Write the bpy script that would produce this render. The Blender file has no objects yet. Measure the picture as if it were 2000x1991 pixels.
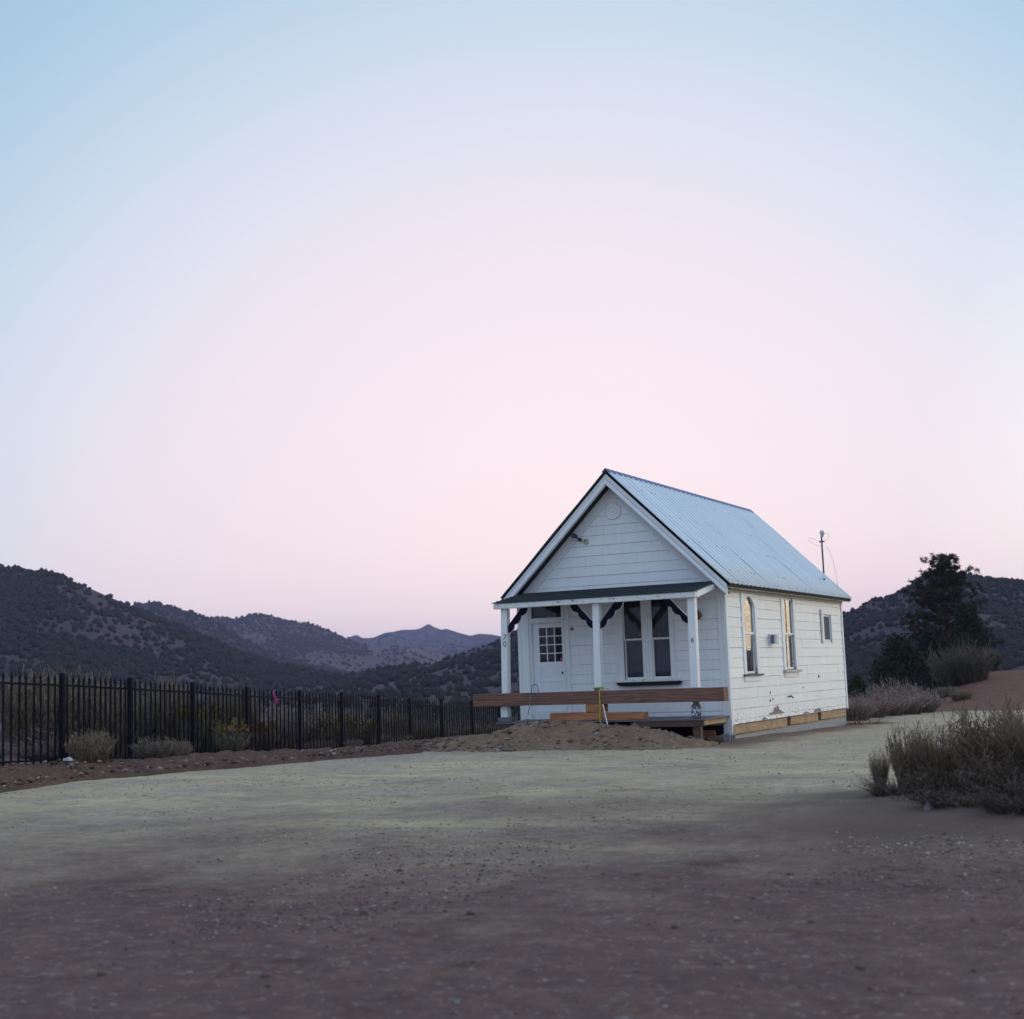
import bpy, bmesh, math, random
import numpy as np
from mathutils import Vector, Matrix
random.seed(7); rng = np.random.default_rng(7)
S = bpy.context.scene; COL = S.collection
R = math.radians

# ------------------------------------------------------------------ camera
CAM = np.array([10.286, -30.52, 1.29]); YAW, PIT, ROL = R(-27.12), R(6.77), R(-2.10); FPX = 2729.0
_fw = np.array([math.sin(YAW)*math.cos(PIT), math.cos(YAW)*math.cos(PIT), math.sin(PIT)])
_r0 = np.array([math.cos(YAW), -math.sin(YAW), 0.0]); _u0 = np.cross(_r0, _fw)
_rt = _r0*math.cos(ROL)+_u0*math.sin(ROL); _up = -_r0*math.sin(ROL)+_u0*math.cos(ROL)
def at(px, py, dep):                     # a point of the photograph at a given depth
    return CAM + dep*(_fw + _rt*(px-1000)/FPX - _up*(py-995.5)/FPX)
cd = bpy.data.cameras.new('camera'); co = bpy.data.objects.new('camera', cd); COL.objects.link(co); S.camera = co
co.matrix_world = Matrix(((_rt[0], _up[0], -_fw[0], CAM[0]), (_rt[1], _up[1], -_fw[1], CAM[1]), (_rt[2], _up[2], -_fw[2], CAM[2]), (0, 0, 0, 1)))
cd.sensor_fit = 'HORIZONTAL'; cd.sensor_width = 61.7; cd.lens = FPX/2000*61.7
cd.clip_start = 0.1; cd.clip_end = 20000
cd.dof.use_dof = True; cd.dof.focus_distance = 32.0; cd.dof.aperture_fstop = 3.4

# ------------------------------------------------------------------ world, sun, exposure
FWD = np.array([math.sin(YAW), math.cos(YAW)])
def azdir(deg, el):                      # direction deg to the right of the view axis
    a = YAW+R(deg); return (math.sin(a)*math.cos(R(el)), math.cos(a)*math.cos(R(el)), math.sin(R(el)))
SUN_AZ, SUN_EL = 62.0, 7.0
W = bpy.data.worlds.new('World'); S.world = W; W.use_nodes = True
nt = W.node_tree; N = nt.nodes; L = nt.links; N.clear()
def nd(t, **k):
    n = N.new(t)
    for a, b in k.items(): setattr(n, a, b)
    return n
tc = nd('ShaderNodeTexCoord'); nrm = nd('ShaderNodeVectorMath', operation='NORMALIZE'); L.new(tc.outputs['Generated'], nrm.inputs[0])
def angle_to(v):
    d = nd('ShaderNodeVectorMath', operation='DOT_PRODUCT'); L.new(nrm.outputs[0], d.inputs[0]); d.inputs[1].default_value = v
    m = nd('ShaderNodeMath', operation='ARCCOSINE'); m.use_clamp = False
    c = nd('ShaderNodeClamp'); c.inputs[1].default_value = -1; c.inputs[2].default_value = 1
    L.new(d.outputs['Value'], c.inputs[0]); L.new(c.outputs[0], m.inputs[0])
    s = nd('ShaderNodeMath', operation='DIVIDE'); L.new(m.outputs[0], s.inputs[0]); s.inputs[1].default_value = math.pi
    return s.outputs[0]
def lin(c):
    return tuple(((x/255)/12.92 if x/255 < .04045 else ((x/255+.055)/1.055)**2.4) for x in c)+(1,)
def ramp(stops, nodes=None, interp='EASE'):
    r = (nodes or N).new('ShaderNodeValToRGB'); e = r.color_ramp.elements; r.color_ramp.interpolation = interp
    while len(e) > 1: e.remove(e[0])
    e[0].position = stops[0][0]; e[0].color = stops[0][1]
    for p, c in stops[1:]:
        q = e.new(p); q.color = c
    return r
EXPO = 0.50
def disp(r, g, b_, f=1.0):               # a sky colour as displayed, before exposure
    return tuple(v*f/2**EXPO for v in lin((r, g, b_))[:3])+(1,)
sky = ramp([(0.0, disp(247, 230, 231, 1.20)), (.040, disp(246, 227, 232, 1.12)), (.080, disp(243, 225, 234, 1.07)), (.100, disp(237, 223, 234, 1.06)), (.118, disp(227, 222, 235, 1.05)), (.138, disp(211, 218, 234, 1.04)),
            (.158, disp(192, 211, 230, 1.02)), (.178, disp(172, 202, 225)), (.200, disp(156, 193, 221)), (.30, disp(156, 190, 222, 1.22)), (.50, disp(166, 192, 222, 1.30)), (1.0, disp(180, 194, 214, 1.25))], interp='LINEAR')  # the widest stops are unseen sky, brightened to lift the walls
L.new(angle_to(azdir(1.5, -1.0)), sky.inputs[0])
glow = ramp([(0.0, (1, 1, 1, 1)), (.10, (.85, .85, .85, 1)), (.16, (.42, .42, .42, 1)), (.215, (.07, .07, .07, 1)), (.26, (0, 0, 0, 1))], interp='LINEAR')
L.new(angle_to(azdir(SUN_AZ, -4.0)), glow.inputs[0])
mx = nd('ShaderNodeMixRGB'); L.new(glow.outputs[0], mx.inputs[0]); L.new(sky.outputs[0], mx.inputs[1]); mx.inputs[2].default_value = (2.6, 2.25, 1.45, 1)
bg = nd('ShaderNodeBackground'); L.new(mx.outputs[0], bg.inputs[0]); bg.inputs[1].default_value = 1.0
st = nd('ShaderNodeTexSky', sky_type='NISHITA'); st.sun_disc = False; st.sun_elevation = R(1.0); st.sun_rotation = YAW+R(SUN_AZ)
bg2 = nd('ShaderNodeBackground'); L.new(st.outputs[0], bg2.inputs[0]); bg2.inputs[1].default_value = 0.05
ad = nd('ShaderNodeAddShader'); L.new(bg.outputs[0], ad.inputs[0]); L.new(bg2.outputs[0], ad.inputs[1])
out = nd('ShaderNodeOutputWorld'); L.new(ad.outputs[0], out.inputs[0])
sd = bpy.data.lights.new('sun', 'SUN'); so = bpy.data.objects.new('sun', sd); COL.objects.link(so)
sd.energy = 0.32; sd.angle = R(25); sd.color = (1.0, .93, .78)
so.rotation_euler = Vector(azdir(SUN_AZ, SUN_EL)).to_track_quat('Z', 'Y').to_euler()
S.view_settings.view_transform = 'Standard'; S.view_settings.look = 'None'; S.view_settings.exposure = EXPO; S.view_settings.gamma = 1.0
S.view_settings.use_curve_mapping = False
S.render.engine = 'CYCLES'; S.cycles.use_denoising = True
S.cycles.max_bounces = 6; S.cycles.transparent_max_bounces = 12; S.cycles.volume_bounces = 0

# ------------------------------------------------------------------ noise
def _h(i, j, s):
    v = np.sin(i*127.1+j*311.7+s*74.7)*43758.5453
    return v-np.floor(v)
def vn(x, y, s=0):
    x = np.asarray(x, float); y = np.asarray(y, float)
    i = np.floor(x); j = np.floor(y); f = x-i; g = y-j; f = f*f*(3-2*f); g = g*g*(3-2*g)
    return (_h(i, j, s)*(1-f)+_h(i+1, j, s)*f)*(1-g)+(_h(i, j+1, s)*(1-f)+_h(i+1, j+1, s)*f)*g
def fbm(x, y, o=4, s=0):
    t = 0; a = .5; n = 0
    for k in range(o):
        t = t+a*vn(x*2**k, y*2**k, s+k*13); n += a; a *= .5
    return t/n-.5
def sst(a, b, x):
    t = np.clip((x-a)/(b-a), 0, 1); return t*t*(3-2*t)

# ------------------------------------------------------------------ materials
def newmat(name):
    m = bpy.data.materials.new(name); m.use_nodes = True
    t = m.node_tree; t.nodes.clear()
    b = t.nodes.new('ShaderNodeBsdfPrincipled'); o = t.nodes.new('ShaderNodeOutputMaterial'); t.links.new(b.outputs[0], o.inputs[0])
    return m, t, b
def tnoise(t, scale, detail=4, rough=.6, vec=None, stretch=None):
    if vec is None:
        vec = t.nodes.new('ShaderNodeNewGeometry').outputs['Position']
    if stretch:
        mp = t.nodes.new('ShaderNodeVectorMath'); mp.operation = 'MULTIPLY'; t.links.new(vec, mp.inputs[0]); mp.inputs[1].default_value = stretch; vec = mp.outputs[0]
    n = t.nodes.new('ShaderNodeTexNoise'); n.inputs['Scale'].default_value = scale; n.inputs['Detail'].default_value = detail; n.inputs['Roughness'].default_value = rough
    t.links.new(vec, n.inputs['Vector']); return n.outputs['Fac']
def tmix(t, fac, a, b):
    m = t.nodes.new('ShaderNodeMixRGB')
    if isinstance(fac, (int, float)): m.inputs[0].default_value = fac
    else: t.links.new(fac, m.inputs[0])
    for k, v in ((1, a), (2, b)):
        if isinstance(v, tuple): m.inputs[k].default_value = v if len(v) == 4 else v+(1,)
        else: t.links.new(v, m.inputs[k])
    return m.outputs[0]
def tmap(t, v, a, b, c=0., d=1.):
    m = t.nodes.new('ShaderNodeMapRange'); t.links.new(v, m.inputs[0])
    for k, x in zip((1, 2, 3, 4), (a, b, c, d)): m.inputs[k].default_value = x
    return m.outputs[0]
def tmath(t, op, a, b=0.):
    m = t.nodes.new('ShaderNodeMath'); m.operation = op
    for k, v in ((0, a), (1, b)):
        if isinstance(v, (int, float)): m.inputs[k].default_value = v
        else: t.links.new(v, m.inputs[k])
    return m.outputs[0]
def tbump(t, b, h, strength=.3, dist=.02):
    n = t.nodes.new('ShaderNodeBump'); n.inputs['Strength'].default_value = strength; n.inputs['Distance'].default_value = dist
    t.links.new(h, n.inputs['Height']); t.links.new(n.outputs[0], b.inputs['Normal'])
def simple(name, c1, c2=None, scale=6, rough=.7, bump=.15, spec=.3, metal=0, stretch=None, dist=.01):
    m, t, b = newmat(name); c2 = c2 or tuple(x*.75 for x in c1)
    n = tnoise(t, scale, stretch=stretch)
    c = tmix(t, tmap(t, n, .3, .7), c1, c2)
    t.links.new(c, b.inputs['Base Color']); b.inputs['Roughness'].default_value = rough; b.inputs['Specular IOR Level'].default_value = spec; b.inputs['Metallic'].default_value = metal
    if bump: tbump(t, b, tnoise(t, scale*6, stretch=stretch), bump, dist)
    return m
def paint(name, base, wear=.5, wearcol=(.20, .17, .15), low=None, rough=.6):
    # old white paint: faint grime, rain streaks, flakes; low = (z0, z1) where flakes are common
    m, t, b = newmat(name)
    pos = t.nodes.new('ShaderNodeNewGeometry').outputs['Position']
    g = tmap(t, tnoise(t, 1.3, 5, vec=pos), .35, .75)
    c = tmix(t, tmath(t, 'MULTIPLY', g, .35), base, tuple(x*.80 for x in base))
    s = tmap(t, tnoise(t, 5, 3, vec=pos, stretch=(3, 3, .25)), .5, .8)
    c = tmix(t, tmath(t, 'MULTIPLY', s, .22), c, (.42, .42, .36))
    oi = t.nodes.new('ShaderNodeObjectInfo')
    c = tmix(t, tmath(t, 'MULTIPLY', oi.outputs['Random'], .16), c, tuple(x*.72 for x in base))
    fl = tnoise(t, 9, 6, .7, vec=pos, stretch=(1, 1, 2.2))
    th = .745-.1*wear
    if low:
        sp = t.nodes.new('ShaderNodeSeparateXYZ'); t.links.new(pos, sp.inputs[0])
        lw = tmap(t, sp.outputs['Z'], low[1], low[0], 0, .17)
        fl = tmath(t, 'ADD', fl, lw)
    k = tmap(t, fl, th, th+.02)
    c = tmix(t, k, c, wearcol)
    t.links.new(c, b.inputs['Base Color']); b.inputs['Roughness'].default_value = rough; b.inputs['Specular IOR Level'].default_value = .25
    tbump(t, b, tmath(t, 'SUBTRACT', tnoise(t, 30, 3, vec=pos, stretch=(.5, .5, 3)), k), .22, .006)
    return m
M = {}
M['siding'] = paint('painted_siding', (.86, .885, .915), .26)
M['siding_low'] = paint('painted_siding_worn', (.86, .875, .875), .34, low=(-.05, .75))
M['trim'] = paint('painted_trim', (.84, .86, .885), .25)
M['header'] = paint('peeling_trim', (.80, .81, .81), 1.45, (.26, .20, .18))
M['door'] = paint('door_paint', (.83, .86, .91), .0)
M['eave'] = paint('weathered_eave', (.50, .47, .41), 1.6, (.13, .10, .08))
M['sillwood'] = simple('bare_sill', (.13, .115, .11), (.06, .05, .05), 20)
M['navy'] = simple('navy_paint', (.008, .009, .022), (.012, .013, .027), 12, .9, spec=.05)
M['black'] = simple('black_board', (.006, .006, .009), None, 12, .6)
M['darkboard'] = simple('dark_old_board', (.018, .014, .016), None, 12, .9)  # dark base colour of the old roof deck and the knot holes
M['shingle'] = simple('asphalt_shingle', (.045, .055, .062), (.018, .020, .026), 30, .9, .5)
M['osb'] = simple('plywood', (.50, .345, .205), (.27, .175, .105), 3, .8, .2, stretch=(1, 1, 3))
M['brown'] = simple('brown_wood', (.13, .075, .058), (.075, .045, .038), 10, .8, .3, stretch=(.4, .4, 4))
M['concrete'] = simple('concrete', (.36, .37, .38), (.26, .26, .27), 9, .9, .3)
M['block'] = simple('block_concrete', (.32, .33, .38), (.26, .27, .31), 25, .9, .4)
M['greywood'] = simple('grey_deck_wood', (.17, .175, .20), (.10, .102, .118), 14, .8, .3, stretch=(6, .5, 1))
M['curtain'] = simple('curtain_cloth', (.060, .050, .054), (.036, .030, .034), 5, .95, .1)
M['curtain_b'] = simple('sheer_curtain', (.125, .12, .165), (.09, .087, .125), 5, .95, .1)
M['interior'] = simple('dark_interior', (.03, .026, .028), None, 3, .95, 0)
M['iron'] = simple('black_iron', (.008, .008, .013), (.013, .012, .018), 30, .75, .1, spec=.08)
M['metal'] = simple('dull_metal', (.22, .22, .25), (.14, .14, .16), 14, .45, .1, metal=.7)
M['mast'] = simple('mast_metal', (.10, .10, .15), (.06, .06, .09), 14, .5, .1, metal=.3)
M['cap'] = simple('pale_cap', (.50, .55, .56), None, 14, .4, .1)
M['blueridge'] = simple('ridge_metal', (.13, .20, .40), (.09, .14, .30), 8, .8, .1, spec=.1)
M['brass'] = simple('brass_lamp', (.16, .09, .05), (.07, .04, .03), 30, .4, .1, metal=.5)
M['pink'] = simple('pink_ribbon', (.75, .07, .26), None, 30, .6, 0)
M['yellow'] = simple('yellow_ribbon', (.62, .58, .06), (.45, .4, .05), 30, .6, 0)
M['white'] = simple('white_plastic', (.72, .74, .78), None, 10, .4, 0)
M['blueink'] = simple('blue_ink', (.02, .05, .16), None, 10, .5, 0)
M['sticker'] = simple('red_sticker', (.55, .10, .16), None, 20, .4, 0)
M['cream'] = simple('cream_plastic', (.50, .50, .36), None, 20, .5, 0)
M['darkgrey'] = simple('dark_grey_plastic', (.05, .05, .065), None, 20, .5, 0)
M['straw'] = simple('dry_straw', (.24, .16, .08), (.14, .09, .05), 20, .9, 0)
M['numeral'] = simple('grey_numeral', (.10, .11, .14), None, 20, .5, 0)

def lumber(name, c1, c2, c3):
    m, t, b = newmat(name)
    pos = t.nodes.new('ShaderNodeNewGeometry').outputs['Position']
    w = t.nodes.new('ShaderNodeTexWave'); w.wave_type = 'RINGS'; w.rings_direction = 'X'; w.inputs['Scale'].default_value = 2.6; w.inputs['Distortion'].default_value = 9; w.inputs['Detail'].default_value = 3; w.inputs['Detail Scale'].default_value = 1.4
    mp = t.nodes.new('ShaderNodeVectorMath'); mp.operation = 'MULTIPLY'; t.links.new(pos, mp.inputs[0]); mp.inputs[1].default_value = (.32, 1.5, 3.2)
    t.links.new(mp.outputs[0], w.inputs[0])
    c = tmix(t, w.outputs['Fac'], c1, c2)
    n = tmap(t, tnoise(t, 2.2, 5, vec=pos, stretch=(1, 1, 4)), .4, .7)
    c = tmix(t, tmath(t, 'MULTIPLY', n, .6), c, c3)
    t.links.new(c, b.inputs['Base Color']); b.inputs['Roughness'].default_value = .75; b.inputs['Specular IOR Level'].default_value = .2
    tbump(t, b, w.outputs['Fac'], .2, .004)
    return m
M['beam'] = lumber('red_brown_lumber', (.25, .135, .10), (.125, .063, .052), (.18, .095, .078))
M['fir'] = lumber('orange_fir', (.46, .21, .105), (.28, .12, .062), (.38, .165, .085))

m, t, b = newmat('corrugated_metal')
pos = t.nodes.new('ShaderNodeNewGeometry').outputs['Position']; oi = t.nodes.new('ShaderNodeObjectInfo')
c = tmix(t, tmap(t, tnoise(t, 1.2, 5, vec=pos, stretch=(.5, 3, .5)), .3, .7), (.54, .64, .72), (.47, .57, .68))
c = tmix(t, tmath(t, 'MULTIPLY', oi.outputs['Random'], .14), c, (.50, .62, .70))
st_ = tnoise(t, 1, 4, .7, vec=pos, stretch=(.10, 9, .10))
c = tmix(t, tmath(t, 'MULTIPLY', tmap(t, st_, .52, .68), .28), c, (.74, .80, .84))
c = tmix(t, tmath(t, 'MULTIPLY', tmap(t, st_, .46, .32), .28), c, (.38, .49, .61))
c = tmix(t, tmath(t, 'MULTIPLY', tmap(t, tnoise(t, 3, 6, vec=pos, stretch=(.4, 5, .4)), .58, .75), .3), c, (.62, .68, .72))
sy = t.nodes.new('ShaderNodeSeparateXYZ'); t.links.new(pos, sy.inputs[0])
fr_ = tmath(t, 'ABSOLUTE', tmath(t, 'SUBTRACT', tmath(t, 'FRACT', tmath(t, 'DIVIDE', sy.outputs['Y'], .3333)), .5))
c = tmix(t, tmath(t, 'MULTIPLY', tmap(t, fr_, .13, .07), .7), c, (.82, .86, .89))     # highlight painted as a pale stripe along the rib tops
t.links.new(c, b.inputs['Base Color']); b.inputs['Metallic'].default_value = 0; b.inputs['Roughness'].default_value = .7; b.inputs['Specular IOR Level'].default_value = .25
M['roof'] = m

m, t, b = newmat('window_glass'); t.nodes.remove(b)
tr = t.nodes.new('ShaderNodeBsdfTransparent'); gl = t.nodes.new('ShaderNodeBsdfGlossy'); gl.inputs['Roughness'].default_value = .015
tr.inputs[0].default_value = (.82, .84, .86, 1)
fr = t.nodes.new('ShaderNodeFresnel'); fr.inputs[0].default_value = 1.36
ms = t.nodes.new('ShaderNodeMixShader'); t.links.new(tmath(t, 'MINIMUM', tmath(t, 'ADD', fr.outputs[0], tmath(t, 'MULTIPLY', tmath(t, 'MULTIPLY', fr.outputs[0], fr.outputs[0]), 4.5)), .95), ms.inputs[0]); t.links.new(tr.outputs[0], ms.inputs[1]); t.links.new(gl.outputs[0], ms.inputs[2])
bu = t.nodes.new('ShaderNodeBump'); bu.inputs['Strength'].default_value = .004; bu.inputs['Distance'].default_value = .01; t.links.new(tnoise(t, 2.5, 1), bu.inputs['Height']); pass
t.links.new(ms.outputs[0], [n for n in t.nodes if n.type == 'OUTPUT_MATERIAL'][0].inputs[0]); M['glass'] = m

def tinted(name, rough=.9, trans=0):     # base colour from the 'tint' attribute, with fine noise
    m, t, b = newmat(name)
    a = t.nodes.new('ShaderNodeAttribute'); a.attribute_name = 'tint'
    c = tmix(t, tmap(t, tnoise(t, 25, 3), .3, .7, 0, .35), a.outputs['Color'], (.03, .03, .03))
    t.links.new(c, b.inputs['Base Color']); b.inputs['Roughness'].default_value = rough; b.inputs['Specular IOR Level'].default_value = .1
    return m
M['plant'] = tinted('plant_tissue')
M['bark'] = simple('bark', (.07, .05, .045), (.04, .03, .028), 12, .95, .5)
def hilltree(name, c1, c2):
    m, t, b = newmat(name)
    pos = t.nodes.new('ShaderNodeNewGeometry').outputs['Position']
    n = tmap(t, tnoise(t, .9, 3, vec=pos), .3, .7); n2 = tmap(t, tnoise(t, .05, 3, vec=pos), .35, .65)
    t.links.new(tmix(t, n, tmix(t, n2, c1, c2), tuple(x*.6 for x in c1)), b.inputs['Base Color']); b.inputs['Roughness'].default_value = 1; b.inputs['Specular IOR Level'].default_value = .05
    return m
M['hilltree'] = hilltree('juniper_foliage', (.036, .036, .038), (.044, .043, .040))
def soil(name, c1, c2, c3, s1, s2, bump=.6, dist=.04, extra=None):
    m, t, b = newmat(name)
    pos = t.nodes.new('ShaderNodeNewGeometry').outputs['Position']
    c = tmix(t, tmap(t, tnoise(t, s1, 6, .65, vec=pos), .35, .65), c1, c2)
    c = tmix(t, tmap(t, tnoise(t, s2, 5, .7, vec=pos), .5, .72), c, c3)
    if extra: c = extra(t, pos, c)
    t.links.new(c, b.inputs['Base Color']); b.inputs['Roughness'].default_value = .95; b.inputs['Specular IOR Level'].default_value = .1
    tbump(t, b, tnoise(t, s2*2.2, 6, .7, vec=pos), bump, dist)
    return m
M['mound'] = soil('brown_dirt', (.29, .195, .13), (.20, .13, .09), (.36, .26, .185), 1.6, 14, .9, .05)
M['berm'] = soil('red_dirt', (.155, .085, .062), (.11, .062, .05), (.22, .145, .11), 1.2, 9, .9, .06)
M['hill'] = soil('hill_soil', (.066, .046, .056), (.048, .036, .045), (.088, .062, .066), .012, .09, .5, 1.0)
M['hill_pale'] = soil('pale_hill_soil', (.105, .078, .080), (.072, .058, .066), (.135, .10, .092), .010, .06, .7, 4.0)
def mottle(c1, sc1, sc2, th):
    def f(t, pos, c):
        k = tmap(t, tmath(t, 'ADD', tmath(t, 'MULTIPLY', tnoise(t, sc1, 3, .6, vec=pos), .5), tmath(t, 'MULTIPLY', tnoise(t, sc2, 3, .7, vec=pos), .5)), th, th+.05)
        return tmix(t, k, c, c1)
    return f
M['mountain'] = soil('mountain_rock', (.105, .085, .092), (.068, .060, .074), (.17, .13, .115), .006, .03, .9, 14.0, mottle((.026, .028, .040), .022, .11, .475))

def ground_mat():
    m, t, b = newmat('gravel_ground')
    pos = t.nodes.new('ShaderNodeNewGeometry').outputs['Position']
    # pale graded track past a set depth, brown soil nearer the camera
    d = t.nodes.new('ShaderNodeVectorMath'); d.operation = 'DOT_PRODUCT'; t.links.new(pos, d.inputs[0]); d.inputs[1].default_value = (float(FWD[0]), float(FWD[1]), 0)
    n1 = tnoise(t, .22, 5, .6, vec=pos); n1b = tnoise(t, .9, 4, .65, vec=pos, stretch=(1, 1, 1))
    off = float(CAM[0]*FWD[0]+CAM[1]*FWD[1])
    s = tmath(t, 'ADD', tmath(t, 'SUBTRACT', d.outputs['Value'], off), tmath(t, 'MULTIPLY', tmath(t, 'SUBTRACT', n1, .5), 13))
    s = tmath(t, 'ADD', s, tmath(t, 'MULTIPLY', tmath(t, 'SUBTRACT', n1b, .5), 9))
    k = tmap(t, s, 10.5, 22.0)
    fore = tmix(t, tmap(t, tnoise(t, .7, 5, .7, vec=pos), .35, .65), (.138, .086, .076), (.108, .066, .060))  # brown soil, with the foreground's lens falloff darkened into its colour
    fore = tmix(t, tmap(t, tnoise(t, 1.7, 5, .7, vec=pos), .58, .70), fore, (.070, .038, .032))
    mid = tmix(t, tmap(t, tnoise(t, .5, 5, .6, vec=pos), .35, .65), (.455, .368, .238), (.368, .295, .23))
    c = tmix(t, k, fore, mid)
    # wheel tracks of bright fines along the far edge, brown dirt creeping in
    tr = tmap(t, tnoise(t, .5, 4, .6, vec=pos, stretch=(.35, 1.6, 1)), .56, .66)
    c = tmix(t, tmath(t, 'MULTIPLY', tmath(t, 'MULTIPLY', tr, k), .55), c, (.60, .50, .28))
    br = tmap(t, tnoise(t, 1.1, 5, .65, vec=pos, stretch=(.6, 1.3, 1)), .57, .70)
    c = tmix(t, tmath(t, 'MULTIPLY', br, .5), c, (.17, .115, .09))
    mo = tnoise(t, 3.2, 6, .75, vec=pos)
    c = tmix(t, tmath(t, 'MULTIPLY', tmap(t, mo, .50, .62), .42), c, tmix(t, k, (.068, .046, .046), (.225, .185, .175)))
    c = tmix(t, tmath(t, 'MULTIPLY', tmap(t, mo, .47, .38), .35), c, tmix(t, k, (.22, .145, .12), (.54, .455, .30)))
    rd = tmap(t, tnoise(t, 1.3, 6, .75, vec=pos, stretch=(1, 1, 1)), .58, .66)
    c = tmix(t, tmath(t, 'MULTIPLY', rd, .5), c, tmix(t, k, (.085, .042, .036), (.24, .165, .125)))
    v = t.nodes.new('ShaderNodeTexVoronoi'); v.inputs['Scale'].default_value = 22; t.links.new(pos, v.inputs['Vector'])
    sp = tmap(t, tnoise(t, 10, 5, .8, vec=pos), .53, .62)
    c = tmix(t, tmath(t, 'MULTIPLY', sp, .42), c, tmix(t, v.outputs['Color'], (.07, .055, .06), (.10, .085, .09)))
    sp2 = tmap(t, tnoise(t, 13, 4, .8, vec=pos), .58, .66)
    c = tmix(t, tmath(t, 'MULTIPLY', sp2, .35), c, (.45, .43, .41))
    # off the graded pad the soil is brown
    a = t.nodes.new('ShaderNodeAttribute'); a.attribute_name = 'wild'
    wild = tmix(t, tmap(t, tnoise(t, .6, 5, .7, vec=pos), .35, .65), (.15, .098, .078), (.105, .072, .06))
    c = tmix(t, a.outputs['Fac'], c, wild)
    a2 = t.nodes.new('ShaderNodeAttribute'); a2.attribute_name = 'red'
    c = tmix(t, a2.outputs['Fac'], c, tmix(t, tmap(t, tnoise(t, 2.5, 5, .7, vec=pos), .35, .65), (.17, .085, .064), (.125, .066, .054)))
    t.links.new(c, b.inputs['Base Color']); b.inputs['Roughness'].default_value = .95; b.inputs['Specular IOR Level'].default_value = .12
    h = tmath(t, 'ADD', tmath(t, 'MULTIPLY', tnoise(t, 2.2, 5, .7, vec=pos), 1.5), tnoise(t, 16, 4, .7, vec=pos))
    tbump(t, b, h, .55, .045)
    return m
M['ground'] = ground_mat()

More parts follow.
